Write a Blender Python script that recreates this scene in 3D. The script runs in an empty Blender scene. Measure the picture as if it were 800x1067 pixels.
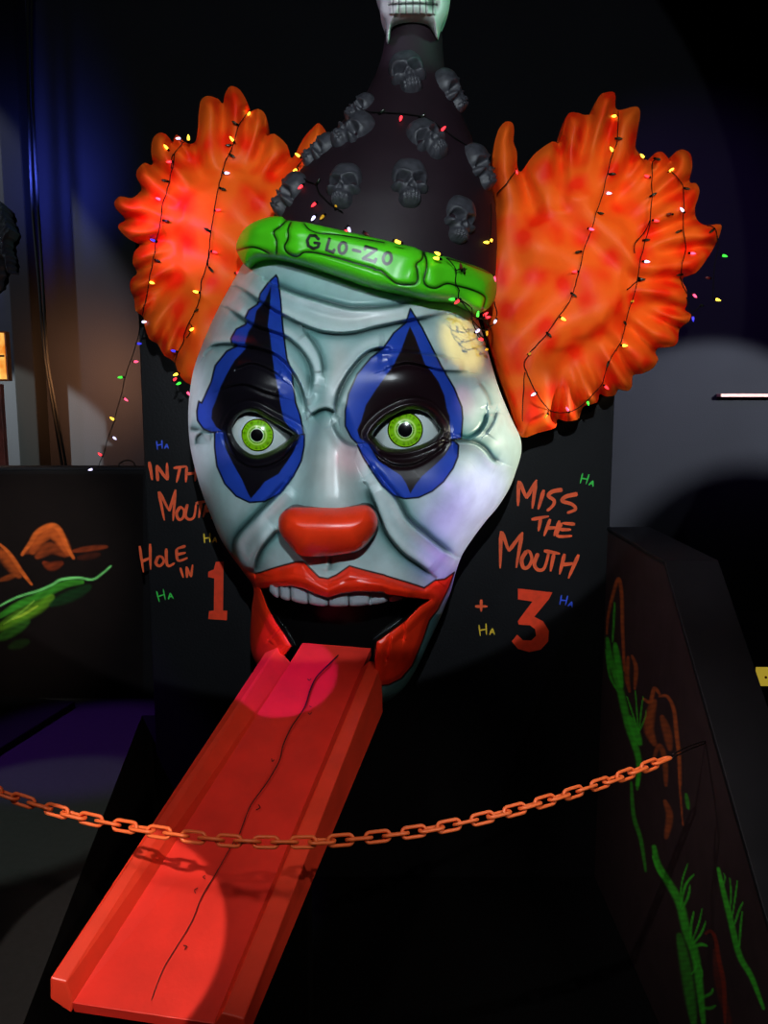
import bpy, math, random
import numpy as np
from mathutils import Vector, Matrix, Euler
random.seed(4); rng = np.random.default_rng(4)
C = bpy.context.scene.collection
SC = bpy.context.scene
PI = math.pi
# ------------------------------------------------------------------ camera
FPX = 850.0; CX, CY = 400.0, 533.5; H = 1.6
PITCH = math.atan(119.5 / FPX)
cam = bpy.data.cameras.new('camera'); camo = bpy.data.objects.new('camera', cam); C.objects.link(camo)
camo.location = (0, 0, H); camo.rotation_euler = (PI / 2 - PITCH, 0, 0)
cam.sensor_fit = 'HORIZONTAL'; cam.sensor_width = 36; cam.lens = 36 * FPX / 800; cam.clip_start = 0.05
SC.camera = camo
cp, sp_ = math.cos(PITCH), math.sin(PITCH)
def ray(px, py):
    a = (np.asarray(px, float) - CX) / FPX; b = (CY - np.asarray(py, float)) / FPX
    return a, cp + b * sp_, -sp_ + b * cp
def at(px, py, Y):                      # the point at distance Y from the viewer's plane seen at a pixel
    dx, dy, dz = ray(px, py); t = np.asarray(Y, float) / dy
    return dx * t, dy * t, H + dz * t
def P(px, py, Y): return Vector([float(v) for v in at(px, py, Y)])
def onplane(px, py, p0, n):
    dx, dy, dz = ray(px, py); o = np.array([0, 0, H]); p0 = np.array(p0, float); n = np.array(n, float)
    t = np.dot(p0 - o, n) / (dx * n[0] + dy * n[1] + dz * n[2])
    return dx * t, dy * t, H + dz * t
# ------------------------------------------------------------------ world, lights, exposure
w = bpy.data.worlds.new('world'); SC.world = w; w.use_nodes = True
w.node_tree.nodes['Background'].inputs[0].default_value = (0.25, 0.3, 0.55, 1)
w.node_tree.nodes['Background'].inputs[1].default_value = 0.012
vs = SC.view_settings; vs.view_transform = 'Standard'; vs.look = 'None'; vs.gamma = 1; vs.use_curve_mapping = False; vs.exposure = 0.0
def spot(name, loc, target, power, col, half_deg, blend=0.1, size=0.02):
    l = bpy.data.lights.new(name, 'SPOT'); l.energy = power; l.color = col; l.spot_size = math.radians(half_deg * 2)
    l.spot_blend = blend; l.shadow_soft_size = size
    o = bpy.data.objects.new(name, l); C.objects.link(o); o.location = loc
    o.rotation_euler = (Vector(target) - Vector(loc)).to_track_quat('-Z', 'Y').to_euler()
    return o
def area(name, loc, target, power, col, size):
    l = bpy.data.lights.new(name, 'AREA'); l.energy = power; l.color = col; l.size = size
    o = bpy.data.objects.new(name, l); C.objects.link(o); o.location = loc
    o.rotation_euler = (Vector(target) - Vector(loc)).to_track_quat('-Z', 'Y').to_euler()
spot('spot_key', (0.12, -0.6, 2.75), P(322, 190, 3.5), 350, (0.82, 0.93, 1.0), 26.6, 0.03, 0.02)
spot('spot_front_fill', (-1.2, -0.3, 2.9), P(400, 320, 3.3), 85, (0.85, 0.95, 1.0), 18, 0.5, 0.1)
spot('spot_right_rim', (2.9, 3.05, 1.9), P(525, 480, 3.4), 395.2, (1.0, 0.97, 0.72), 9, 0.5, 0.05)
spot('spot_left_rim', (-2.6, 2.6, 2.0), P(205, 440, 3.4), 105, (1.0, 0.8, 0.95), 8, 0.7, 0.05)
spot('spot_left_pink', (-2.4, 1.9, 3.0), P(165, 225, 3.5), 296.4, (0.95, 0.12, 0.9), 5.5, 0.9, 0.05)
spot('spot_hair_right', (2.3, 0.6, 2.9), P(655, 265, 3.5), 190, (1.0, 0.72, 0.45), 9.5, 0.8, 0.05)
spot('spot_hair_left', (-1.9, 0.5, 2.9), P(225, 230, 3.5), 80, (1.0, 0.72, 0.45), 8, 0.8, 0.05)
spot('spot_purple', (1.7, 1.3, 1.3), P(472, 548, 3.3), 202.5, (0.55, 0.22, 1.0), 8, 0.8, 0.05)
spot('spot_magenta', (-0.6, 0.6, 3.3), P(288, 690, 3.0), 520, (0.4, 0.02, 1.0), 3.4, 0.06, 0.01)
spot('spot_tongue', (-0.55, -0.35, 2.75), P(100, 975, 2.0), 345, (1.0, 0.85, 0.75), 5.4, 0.1, 0.008)
spot('spot_tongue_soft', (-0.9, 0.2, 3.0), P(215, 850, 2.4), 91.8, (1.0, 0.8, 0.7), 14, 0.9, 0.1)
spot('spot_tongue_edge', (1.2, 0.0, 2.9), P(300, 860, 2.4), 33.9456, (1.0, 0.75, 0.6), 13, 0.7, 0.1)
spot('spot_yellow', (1.3, 0.9, 2.5), P(487, 355, 3.2), 470.4, (1.0, 0.58, 0.1), 3.3, 0.8, 0.02)
spot('spot_nose_pink', (0.5, 0.4, 2.6), P(358, 492, 3.1), 120, (1.0, 0.15, 0.3), 1.7, 1.0)
spot('spot_temple_pink', (1.4, 0.6, 2.3), P(482, 418, 3.15), 140, (1.0, 0.1, 0.4), 1.5, 1.0)
spot('spot_skull_green', (1.8, 1.8, 3.3), P(455, 0, 3.4), 96, (0.25, 1.0, 0.6), 7, 0.4)
spot('spot_skull_violet', (-1.5, 1.8, 3.6), P(400, 0, 3.4), 72, (0.75, 0.7, 1.0), 6, 0.4)
spot('spot_chain', (1.6, 0.3, 2.2), P(560, 850, 2.2), 78, (1.0, 0.9, 0.8), 16, 0.8)
# washes on the walls behind
spot('wash_blue', P(20, 175, 5.3), P(26, 185, 6.0), 160, (0.08, 0.12, 1.0), 62, 1.0)
spot('wash_grey_left', (-3.6, 4.9, 5.0), P(30, 290, 6.0), 1575, (0.72, 0.8, 1.0), 13, 0.5)
spot('wash_orange', P(85, 385, 5.3), P(85, 395, 6.0), 168.3, (1.0, 0.42, 0.17), 62, 1.0)
spot('wash_grey_low', (-3.6, 4.3, 2.4), P(40, 465, 6.0), 2246.4, (0.8, 0.9, 0.85), 13, 0.3)
spot('wash_right', (3.9, 2.4, 2.7), P(722, 500, 6.0), 2812.52, (0.82, 0.9, 1.0), 13.5, 0.12, 0.07)
spot('wash_violet_right', (1.0, 3.0, 4.2), P(720, 290, 6.0), 499.2, (0.3, 0.12, 0.8), 22, 1.0)
spot('floor_violet', (-2.4, 3.3, 3.0), P(90, 785, 3.6), 300, (0.32, 0.06, 1.0), 11, 0.6)
spot('floor_grey', (-2.9, 1.6, 3.0), P(35, 878, 3.0), 264, (0.8, 0.95, 0.82), 8, 0.35)
spot('mural_left', (-1.2, 2.0, 2.7), P(30, 590, 4.2), 312, (1.0, 0.95, 0.85), 12, 1.0)
spot('mural_right', (-0.6, 1.6, 2.6), P(700, 700, 2.9), 102.96, (1.0, 0.85, 0.8), 17, 0.9)
spot('mural_right_low', (-0.2, 0.8, 2.2), P(720, 960, 2.2), 118.125, (1.0, 0.95, 0.9), 20, 1.0)
spot('right_cap', (1.9, 2.2, 3.3), P(700, 575, 3.4), 26, (0.8, 0.8, 1.0), 13, 0.9)

# ------------------------------------------------------------------ helpers
def lin(c):
    c = np.asarray(c, float) / 255.0
    return np.where(c <= 0.04045, c / 12.92, ((c + 0.055) / 1.055) ** 2.4)
def mat(name, col=(200, 200, 200), rough=0.5, attr=False, emit=None, es=0, var=0.0, vscale=6.0, metal=0, bump=0.0, bscale=60, spec=0.5):
    m = bpy.data.materials.new(name); m.use_nodes = True; nt = m.node_tree; b = nt.nodes['Principled BSDF']
    c = tuple(float(v) for v in lin(col)) + (1,)
    b.inputs['Base Color'].default_value = c; b.inputs['Roughness'].default_value = rough; b.inputs['Metallic'].default_value = metal
    b.inputs['Specular IOR Level'].default_value = spec
    src = None
    if attr:
        a = nt.nodes.new('ShaderNodeAttribute'); a.attribute_name = 'paint'; src = a.outputs['Color']
    if var > 0:
        tc = nt.nodes.new('ShaderNodeTexCoord'); nz = nt.nodes.new('ShaderNodeTexNoise'); nz.inputs['Scale'].default_value = vscale; nz.inputs['Detail'].default_value = 6
        nt.links.new(tc.outputs['Object'], nz.inputs['Vector'])
        mr = nt.nodes.new('ShaderNodeMapRange'); mr.inputs['From Min'].default_value = 0.3; mr.inputs['From Max'].default_value = 0.7
        mr.inputs['To Min'].default_value = 1 - var; mr.inputs['To Max'].default_value = 1 + var
        nt.links.new(nz.outputs['Fac'], mr.inputs['Value'])
        mx = nt.nodes.new('ShaderNodeMix'); mx.data_type = 'RGBA'; mx.blend_type = 'MULTIPLY'; mx.inputs['Factor'].default_value = 1
        if src: nt.links.new(src, mx.inputs[6])
        else: mx.inputs[6].default_value = c
        nt.links.new(mr.outputs['Result'], mx.inputs[7]); src = mx.outputs[2]
    if src: nt.links.new(src, b.inputs['Base Color'])
    if bump > 0:
        tc = nt.nodes.new('ShaderNodeTexCoord'); nz = nt.nodes.new('ShaderNodeTexNoise'); nz.inputs['Scale'].default_value = bscale; nz.inputs['Detail'].default_value = 5
        bp = nt.nodes.new('ShaderNodeBump'); bp.inputs['Strength'].default_value = bump; bp.inputs['Distance'].default_value = 0.004
        nt.links.new(tc.outputs['Object'], nz.inputs['Vector']); nt.links.new(nz.outputs['Fac'], bp.inputs['Height']); nt.links.new(bp.outputs['Normal'], b.inputs['Normal'])
    if emit:
        b.inputs['Emission Color'].default_value = tuple(float(v) for v in lin(emit)) + (1,); b.inputs['Emission Strength'].default_value = es
    return m
def link(name, verts, faces, m, parent=None, smooth=True, colors=None):
    me = bpy.data.meshes.new(name)
    if isinstance(faces, np.ndarray):
        nv = len(verts); nf = len(faces)
        me.vertices.add(nv); me.vertices.foreach_set('co', np.asarray(verts, np.float32).ravel())
        me.loops.add(nf * 4); me.loops.foreach_set('vertex_index', faces.astype(np.int32).ravel())
        me.polygons.add(nf); me.polygons.foreach_set('loop_start', np.arange(nf, dtype=np.int32) * 4)
        me.update(calc_edges=True)
    else:
        me.from_pydata([tuple(v) for v in verts], [], faces)
    me.validate(); me.update()
    me.polygons.foreach_set('use_smooth', [smooth] * len(me.polygons))
    if colors is not None:
        ca = me.color_attributes.new('paint', 'FLOAT_COLOR', 'POINT')
        cc = np.ones((len(me.vertices), 4), np.float32); cc[:, :3] = colors[:len(me.vertices)]
        ca.data.foreach_set('color', cc.ravel())
    for mm in (m if isinstance(m, (list, tuple)) else [m]): me.materials.append(mm)
    o = bpy.data.objects.new(name, me); C.objects.link(o)
    if parent is not None: o.parent = parent; o.matrix_parent_inverse = pinv(parent)
    return o
def pinv(p):
    M = Matrix.Translation(p.location) @ p.rotation_euler.to_matrix().to_4x4()
    if p.parent is not None and p.parent.type == 'EMPTY': pass
    return M.inverted()
def tag(o, label=None, cat=None, group=None, kind=None):
    if label: o['label'] = label
    if cat: o['category'] = cat
    if group: o['group'] = group
    if kind: o['kind'] = kind
    return o
def thing(name, label, cat, loc=(0, 0, 0), group=None):
    o = bpy.data.objects.new(name, None); C.objects.link(o); o.location = loc; o.empty_display_size = 0.1
    return tag(o, label, cat, group)
def cr(ox, oy, s, pts): return [(ox + x / s, oy + y / s) for x, y in pts]
def A(*p): return cr(190, 260, 5, p)
def B(*p): return cr(190, 400, 5, p)
def Cc(*p): return cr(330, 280, 5, p)
def D(*p): return cr(330, 400, 5, p)
def E(*p): return cr(440, 300, 5.333, p)
def F(*p): return cr(220, 500, 4.444, p)
def G(*p): return cr(380, 500, 4.444, p)
def HH(*p): return cr(240, 215, 5, p)
def I(*p): return cr(390, 220, 5.333, p)
def J(*p): return cr(380, 0, 6.667, p)
def L(*p): return cr(110, 80, 5.333, p)
def M_(*p): return cr(110, 230, 5.333, p)
def N(*p): return cr(500, 80, 5, p)
def O(*p): return cr(620, 120, 5, p)
def Pp(*p): return cr(500, 280, 3.333, p)
def Q(*p): return cr(100, 60, 2.965, p)
def R(*p): return cr(500, 80, 2.6667, p)
def S3(*p): return cr(280, 0, 3.077, p)
def T1(*p): return cr(130, 440, 4.64, p)
def T2(*p): return cr(470, 440, 3.81, p)
def W8(*p): return cr(0, 200, 3.556, p)
def smoothline(pts, n=6, closed=False):
    pts = [np.array(p, float) for p in pts]; out = []; m = len(pts)
    if m < 3: return [tuple(pts[0] + (pts[-1] - pts[0]) * t / n) for t in range(n + 1)]
    for i in range(m if closed else m - 1):
        p1, p2 = pts[i], pts[(i + 1) % m]
        p0 = pts[(i - 1) % m] if closed or i > 0 else p1; p3 = pts[(i + 2) % m] if closed or i < m - 2 else p2
        for k in range(n):
            t = k / n
            out.append(tuple(0.5 * (2 * p1 + (p2 - p0) * t + (2 * p0 - 5 * p1 + 4 * p2 - p3) * t * t + (3 * p1 - p0 - 3 * p2 + p3) * t ** 3)))
    if not closed: out.append(tuple(pts[-1]))
    return out
def inside(x, y, poly):
    r = np.zeros(x.shape, bool); n = len(poly)
    for i in range(n):
        x1, y1 = poly[i]; x2, y2 = poly[(i + 1) % n]
        if y1 == y2: continue
        c = ((y1 > y) != (y2 > y)); r ^= c & (x < (x2 - x1) * (y - y1) / (y2 - y1) + x1)
    return r
def linedist(x, y, pts, maxd=40, closed=False):
    """distance, signed side, arc fraction, nearest point of each x,y to a polyline"""
    d = np.full(x.shape, float(maxd)); sg = np.ones(x.shape); tt = np.zeros(x.shape); nx = x.copy(); ny = y.copy()
    pts = list(pts) + ([pts[0]] if closed else []); seg = [math.dist(pts[i], pts[i + 1]) for i in range(len(pts) - 1)]
    tot = sum(seg) or 1; acc = 0
    for i in range(len(pts) - 1):
        (x1, y1), (x2, y2) = pts[i], pts[i + 1]
        if seg[i] < 1e-9: continue
        k = np.nonzero((x > min(x1, x2) - maxd) & (x < max(x1, x2) + maxd) & (y > min(y1, y2) - maxd) & (y < max(y1, y2) + maxd))[0]
        if len(k):
            ux, uy = (x2 - x1) / seg[i], (y2 - y1) / seg[i]; rx, ry = x[k] - x1, y[k] - y1
            s = np.clip(rx * ux + ry * uy, 0, seg[i]); qx, qy = x1 + ux * s, y1 + uy * s; dd = np.hypot(x[k] - qx, y[k] - qy)
            b = dd < d[k]; kk = k[b]; d[kk] = dd[b]; sg[kk] = np.sign(ux * ry - uy * rx)[b]; tt[kk] = ((acc + s) / tot)[b]; nx[kk] = qx[b]; ny[kk] = qy[b]
        acc += seg[i]
    return d, sg, tt, nx, ny
def sstep(a, b, v): t = np.clip((v - a) / (b - a), 0, 1); return t * t * (3 - 2 * t)
def sdf(x, y, poly, maxd=30):
    d = linedist(x, y, poly, maxd, True)[0]; return np.where(inside(x, y, poly), d, -d)
def grid(poly, step, maxd=30):
    p = np.array(poly); x0, y0 = p.min(0) - 1.5 * step; x1, y1 = p.max(0) + 1.5 * step
    xs = np.arange(x0, x1 + step, step); ys = np.arange(y0, y1 + step, step); X, Y = np.meshgrid(xs, ys); sh = X.shape
    x, y = X.ravel(), Y.ravel(); ins = inside(x, y, poly); d, _, _, nx, ny = linedist(x, y, poly, maxd, True)
    idx = np.arange(len(x)).reshape(sh); q = np.stack([idx[:-1, :-1], idx[1:, :-1], idx[1:, 1:], idx[:-1, 1:]], -1).reshape(-1, 4)
    q = q[ins[q].any(1)]; out = ~ins; x = np.where(out, nx, x); y = np.where(out, ny, y); d = np.where(out, 0, d)
    used = np.unique(q); rm = np.full(len(x), -1); rm[used] = np.arange(len(used)); q = rm[q]; x, y, d = x[used], y[used], d[used]
    e = np.concatenate([q[:, [0, 1]], q[:, [1, 2]], q[:, [2, 3]], q[:, [3, 0]]]); key = np.sort(e, 1); k2 = key[:, 0] * len(x) + key[:, 1]
    u, inv, cnt = np.unique(k2, return_inverse=True, return_counts=True); be = e[cnt[inv.ravel()] == 1]
    return x, y, d, q, be
DEP = {}
def relief(name, poly, step, hfun, mp, m, parent, back=None, colfun=None, maxd=30, shrink=0.06, cap=True, rings=4, smooth_it=0):
    """hfun(x,y,d)->depth; mp(x,y,depth)->world arrays; back: world Y of the back"""
    x, y, d, q, be = grid(poly, step, maxd); dep = hfun(x, y, d)
    if smooth_it:
        e = np.concatenate([q[:, [0, 1]], q[:, [1, 2]], q[:, [2, 3]], q[:, [3, 0]]]); e = np.concatenate([e, e[:, ::-1]]); cnt = np.bincount(e[:, 0], minlength=len(x))
        for _ in range(smooth_it): dep = .35 * dep + .65 * np.bincount(e[:, 0], weights=dep[e[:, 1]], minlength=len(x)) / cnt
        DEP[name, poly[0]] = (x, y, dep)
    V = np.stack(mp(x, y, dep), 1); n = len(V)
    verts = [V]; faces = [q]; cols = [colfun(x, y, d) if colfun else None]
    if back is not None:
        bv = np.unique(be); cen = V.mean(0); rm = np.full(n, -1); rm[bv] = np.arange(len(bv)); prev = bv
        for k in range(1, rings + 1):
            f = k / rings; nv = V[bv].copy(); nv[:, 1] += (back - nv[:, 1]) * f; s = 1 - shrink * f * f
            nv[:, 0] = cen[0] + (nv[:, 0] - cen[0]) * s; nv[:, 2] = cen[2] + (nv[:, 2] - cen[2]) * s
            base = sum(len(a) for a in verts); verts.append(nv); cur = base + np.arange(len(bv))
            pa, pb = prev[rm[be[:, 0]]], prev[rm[be[:, 1]]]; ca, cb = cur[rm[be[:, 0]]], cur[rm[be[:, 1]]]
            faces.append(np.stack([pb, pa, ca, cb], 1)); prev = cur
            if colfun: cols.append(cols[0][bv])
        if cap:
            base = sum(len(a) for a in verts); nv = V.copy(); nv[:, 1] = back + 0.001; s = 1 - shrink
            nv[:, 0] = cen[0] + (nv[:, 0] - cen[0]) * s; nv[:, 2] = cen[2] + (nv[:, 2] - cen[2]) * s
            verts.append(nv); faces.append(q[:, ::-1] + base)
            if colfun: cols.append(cols[0])
    return link(name, np.concatenate(verts), np.concatenate(faces), m, parent, True, np.concatenate(cols) if colfun else None)
def ribbon(name, strokes, m, parent, proj, taper=(1, 1), eps=0.0):
    """hand painted strokes: (pts, width_px) or (pts, w0, w1); proj(x, y, k) -> world"""
    V = []; Fc = []
    for k, st in enumerate(strokes):
        pts, w0 = st[0], st[1]; w1 = st[2] if len(st) > 2 else w0; s = smoothline(pts, 5); n = len(s); b = len(V)
        for i, (x, y) in enumerate(s):
            a = s[max(0, i - 1)]; c = s[min(n - 1, i + 1)]; tx, ty = c[0] - a[0], c[1] - a[1]; l = math.hypot(tx, ty) or 1
            hw = 0.5 * (w0 + (w1 - w0) * i / (n - 1)) * (0.55 if i in (0, n - 1) else 1)
            V.append(proj(x - ty / l * hw, y + tx / l * hw, k)); V.append(proj(x + ty / l * hw, y - tx / l * hw, k))
            if i: j = b + 2 * i; Fc.append((j - 2, j - 1, j + 1, j))
    return link(name, V, Fc, m, parent, False)
def box(name, lo, hi, m, parent=None, bevel=0.004):
    (x0, y0, z0), (x1, y1, z1) = lo, hi
    v = [(x0, y0, z0), (x1, y0, z0), (x1, y1, z0), (x0, y1, z0), (x0, y0, z1), (x1, y0, z1), (x1, y1, z1), (x0, y1, z1)]
    f = [(0, 3, 2, 1), (4, 5, 6, 7), (0, 1, 5, 4), (1, 2, 6, 5), (2, 3, 7, 6), (3, 0, 4, 7)]
    o = link(name, v, f, m, parent, False)
    if bevel: b = o.modifiers.new('bevel', 'BEVEL'); b.width = bevel; b.segments = 2
    return o
def prism(name, a, b, m, parent=None, bevel=0.004):
    """solid between two matching polygons of 3D points"""
    n = len(a); v = list(a) + list(b); f = [tuple(range(n))[::-1], tuple(range(n, 2 * n))] + [(i, (i + 1) % n, n + (i + 1) % n, n + i) for i in range(n)]
    o = link(name, v, f, m, parent, False)
    if bevel: bb = o.modifiers.new('bevel', 'BEVEL'); bb.width = bevel; bb.segments = 2
    return o
def tube(name, pts, r, m, parent=None, sub=4, sides=6, closed=False):
    s = [Vector(p) for p in smoothline(pts, sub, closed)]; V = []; Fc = []; n = len(s); up = Vector((0.1, -1, 0.2)).normalized()
    for i, p in enumerate(s):
        a = s[(i - 1) % n if closed else max(0, i - 1)]; c = s[(i + 1) % n if closed else min(n - 1, i + 1)]; t = (c - a).normalized()
        u = (up - t * up.dot(t)).normalized(); w_ = t.cross(u)
        for k in range(sides):
            an = 2 * PI * k / sides; V.append(p + (u * math.cos(an) + w_ * math.sin(an)) * r)
    for i in range(n if closed else n - 1):
        for k in range(sides):
            a0, a1 = i * sides, ((i + 1) % n) * sides; Fc.append((a0 + k, a0 + (k + 1) % sides, a1 + (k + 1) % sides, a1 + k))
    if not closed: Fc += [tuple(range(sides))[::-1], tuple(range((n - 1) * sides, n * sides))]
    return link(name, V, Fc, m, parent, True)
def blend(c, a, col): a = np.clip(a, 0, 1)[:, None]; return c * (1 - a) + lin(col)[None, :] * a

# ------------------------------------------------------------------ materials
M_skin = mat('skin_paint', rough=0.33, attr=True, var=0.10, vscale=14, bump=0.15, bscale=30)
M_red = mat('red_lip_paint', (238, 38, 14), 0.35, var=0.12, vscale=20)
M_tooth = mat('tooth_white', (150, 158, 165), 0.35, var=0.1)
M_band = mat('band_paint', rough=0.35, attr=True, var=0.06)
M_hat = mat('hat_paint', (32, 18, 26), 0.6, spec=0.3, var=0.2, vscale=5, bump=0.25, bscale=25)
M_orn = mat('ornament_grey', (56, 56, 62), 0.5, attr=False, var=0.35, vscale=60)
M_top = mat('skull_white', rough=0.45, attr=True)
M_eye = mat('eye_white', (205, 218, 216), 0.15)
M_iris = mat('iris_paint', rough=0.2, attr=True)
M_black = mat('gloss_black', (6, 6, 8), 0.15)
M_panel = mat('panel_black', (15, 15, 18), 0.5, spec=0.25, var=0.25, vscale=3, bump=0.3, bscale=90)
M_low = mat('low_wall_black', (13, 11, 13), 0.6, spec=0.15, var=0.2, vscale=3)
M_mural = mat('mural_paint', rough=0.8, spec=0.1, attr=True, var=0.15, vscale=12)
M_cap = mat('cap_grey', (24, 24, 28), 0.6, spec=0.12, var=0.2)
M_wall = mat('wall_dark', (17, 17, 21), 0.75, spec=0.12, var=0.12, vscale=1.5, bump=0.2, bscale=120)
M_floor = mat('floor_carpet', (18, 19, 20), 0.9, var=0.3, vscale=40)
M_pit = mat('black_matte', (3, 3, 3), 1.0, spec=0.1)
M_text = mat('text_orange', (255, 100, 52), 0.5, var=0.2, vscale=30)
M_num = mat('number_red', (250, 66, 28), 0.5, var=0.1, vscale=30)
M_blue = mat('text_blue', (60, 95, 240), 0.6); M_yel = mat('text_yellow', (245, 205, 50), 0.6); M_grn = mat('text_green', (65, 225, 85), 0.6)
M_wire = mat('wire_black', (10, 11, 10), 0.8, spec=.12)
M_deck = mat('ramp_red', (236, 54, 42), 0.4, var=0.12, vscale=7, bump=0.15, bscale=50)
M_rail = mat('rail_red', (240, 66, 42), 0.4, var=0.1, vscale=9)
M_line = mat('line_black', (5, 4, 4), 0.5)
M_chain = mat('chain_orange', (250, 118, 60), 0.4)
M_steel = mat('dark_steel', (60, 50, 48), 0.35, metal=0.8)
def hair_mat():
    m = bpy.data.materials.new('hair_orange'); m.use_nodes = True; nt = m.node_tree; b = nt.nodes['Principled BSDF']; b.inputs['Roughness'].default_value = 0.5; b.inputs['Specular IOR Level'].default_value = 0.18
    tc = nt.nodes.new('ShaderNodeTexCoord'); nz = nt.nodes.new('ShaderNodeTexNoise'); nz.inputs['Scale'].default_value = 5; nz.inputs['Detail'].default_value = 3
    ad = nt.nodes.new('ShaderNodeVectorMath'); ad.operation = 'MULTIPLY_ADD'; ad.inputs[1].default_value = (0.12, 0.12, 0.12)
    nt.links.new(tc.outputs['Object'], nz.inputs['Vector']); nt.links.new(nz.outputs['Color'], ad.inputs[0]); nt.links.new(tc.outputs['Object'], ad.inputs[2])
    vo = nt.nodes.new('ShaderNodeTexVoronoi'); vo.feature = 'SMOOTH_F1'; vo.inputs['Scale'].default_value = 8.5; vo.inputs['Smoothness'].default_value = 0.5
    nt.links.new(ad.outputs[0], vo.inputs['Vector'])
    cr_ = nt.nodes.new('ShaderNodeValToRGB'); e = cr_.color_ramp.elements
    e[0].position = 0.2; e[0].color = (*[float(v) for v in lin((244, 44, 8))], 1); e[1].position = 0.6; e[1].color = (*[float(v) for v in lin((246, 98, 24))], 1)
    nt.links.new(vo.outputs['Distance'], cr_.inputs[0]); nt.links.new(cr_.outputs[0], b.inputs['Base Color'])
    n2 = nt.nodes.new('ShaderNodeTexNoise'); n2.inputs['Scale'].default_value = 35; n2.inputs['Detail'].default_value = 6; bp = nt.nodes.new('ShaderNodeBump')
    bp.inputs['Strength'].default_value = 0.25; bp.inputs['Distance'].default_value = 0.006
    nt.links.new(tc.outputs['Object'], n2.inputs['Vector']); nt.links.new(n2.outputs['Fac'], bp.inputs['Height']); nt.links.new(bp.outputs['Normal'], b.inputs['Normal'])
    return m
M_hair = hair_mat()

# ------------------------------------------------------------------ the setting
YP = 3.9                                   # backdrop panel
ZF = -0.85                                 # the fairway lies in a sunken black pit; the floor left of it and behind the board is higher
tag(box('floor', (-5, -1.5, ZF - .1), (5, 6.4, ZF), mat('black_floor', (4, 4, 5), .9, spec=.1), bevel=0), kind='structure')
def onfloor(px, py, z=0.0): return Vector([float(v) for v in onplane(px, py, (0, 0, z), (0, 0, 1))])
f1 = onfloor(151, 737); f2 = onfloor(46, 1010); f1 = f2 + (f1 - f2) * ((YP + .06 - f2.y) / (f1.y - f2.y)); f3 = f1 + (f2 - f1) * 1.9
fp = [Vector((-5, 6.0, 0)), Vector((-5, -1.5, 0)), Vector((f3.x, -1.5, 0)), f3, f1, Vector((5, YP + .06, 0)), Vector((5, 6.0, 0))]
tag(prism('floor', [v + Vector((0, 0, ZF)) for v in fp], fp, M_floor, None, 0), kind='structure')
tag(box('wall_back', (-5, 6.0, 0), (5, 6.2, 5.2), M_wall, bevel=0), kind='structure')
tag(box('wall_left', (-5.2, -1.5, 0), (-5, 6.2, 5.2), M_wall, bevel=0), kind='structure')
tag(box('wall_right', (5, -1.5, 0), (5.2, 6.2, 5.2), M_wall, bevel=0), kind='structure')
tag(box('ceiling', (-5, -1.5, 5.2), (5, 6.2, 5.3), M_pit, bevel=0), kind='structure')
a = P(9, 300, 5.8); b = P(31, 300, 5.8)
tag(box('trim_1', (a.x, 5.8, 0), (b.x, 6.0, 5.2), M_pit, bevel=0.01), kind='structure')
a = P(800, 412, 5.97); b = P(748, 411, 5.97)
tag(box('trim_2', (b.x, 5.92, a.z - 0.012), (5, 6.0, a.z + 0.012), mat('ledge_tan', (150, 105, 90), 0.4), bevel=0.003), kind='structure')

# backdrop panel with the painted rules
panel = thing('backdrop_panel', 'tall black board behind the clown head, hand painted with orange scoring rules', 'sign board', (0, YP, ZF))
pl = P(147, 400, YP).x; pr = P(640, 420, YP).x; pt = P(400, 250, YP).z
box('board', (pl, YP, ZF), (pr, YP + 0.05, pt), M_panel, panel, 0.003)
def onpanel(x, y, k=0): return P(x, y, YP - 0.003 - 0.0003 * k)
def word(strokes, m=None, name='lettering', tf=T1, wd=2.2):
    sk = [(tf(*s), wd * 1.6, wd * 1.0) for s in strokes]
    return ribbon(name, sk, m or M_text, panel, onpanel)
word([[(118, 190), (133, 280)], [(160, 284), (153, 208)], [(153, 208), (206, 280)], [(206, 280), (204, 196)]], wd=2.6)
word([[(235, 222), (300, 212)], [(268, 215), (250, 292)], [(300, 215), (295, 290)], [(345, 215), (340, 285)], [(298, 250), (342, 245)], [(372, 215), (366, 285)], [(372, 215), (405, 212)], [(370, 248), (400, 246)], [(366, 285), (398, 282)]], wd=2.2)
word([[(163, 335), (192, 475)], [(167, 335), (215, 430)], [(215, 430), (245, 325)], [(245, 325), (233, 478)], [(268, 408), (250, 440), (262, 470), (282, 460), (286, 425), (266, 406)],
      [(303, 395), (293, 450), (312, 470), (335, 455), (345, 395)], [(342, 392), (402, 380)], [(370, 388), (358, 462)], [(398, 392), (378, 460)], [(432, 385), (420, 468)], [(388, 430), (425, 425)]], wd=2.2)
word([[(72, 598), (90, 726)], [(122, 588), (125, 712)], [(85, 672), (130, 652)], [(162, 648), (150, 680), (168, 695), (188, 675), (180, 652), (160, 648)],
      [(200, 610), (206, 692), (242, 680)], [(294, 598), (250, 612)], [(250, 612), (257, 668), (304, 655)], [(252, 640), (295, 630)]], wd=2.2)
word([[(268, 703), (283, 752)], [(301, 752), (297, 698)], [(297, 698), (320, 748)], [(320, 748), (328, 688)]], wd=1.9)
word([[(268, 232), (265, 332)], [(272, 235), (298, 302)], [(298, 302), (340, 228)], [(336, 235), (322, 343)], [(368, 268), (345, 346)], [(442, 268), (402, 275), (386, 292), (408, 310), (404, 330), (380, 352)],
      [(502, 285), (458, 294), (440, 312), (478, 325), (494, 345), (460, 360)]], tf=T2, wd=2.9)
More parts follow.
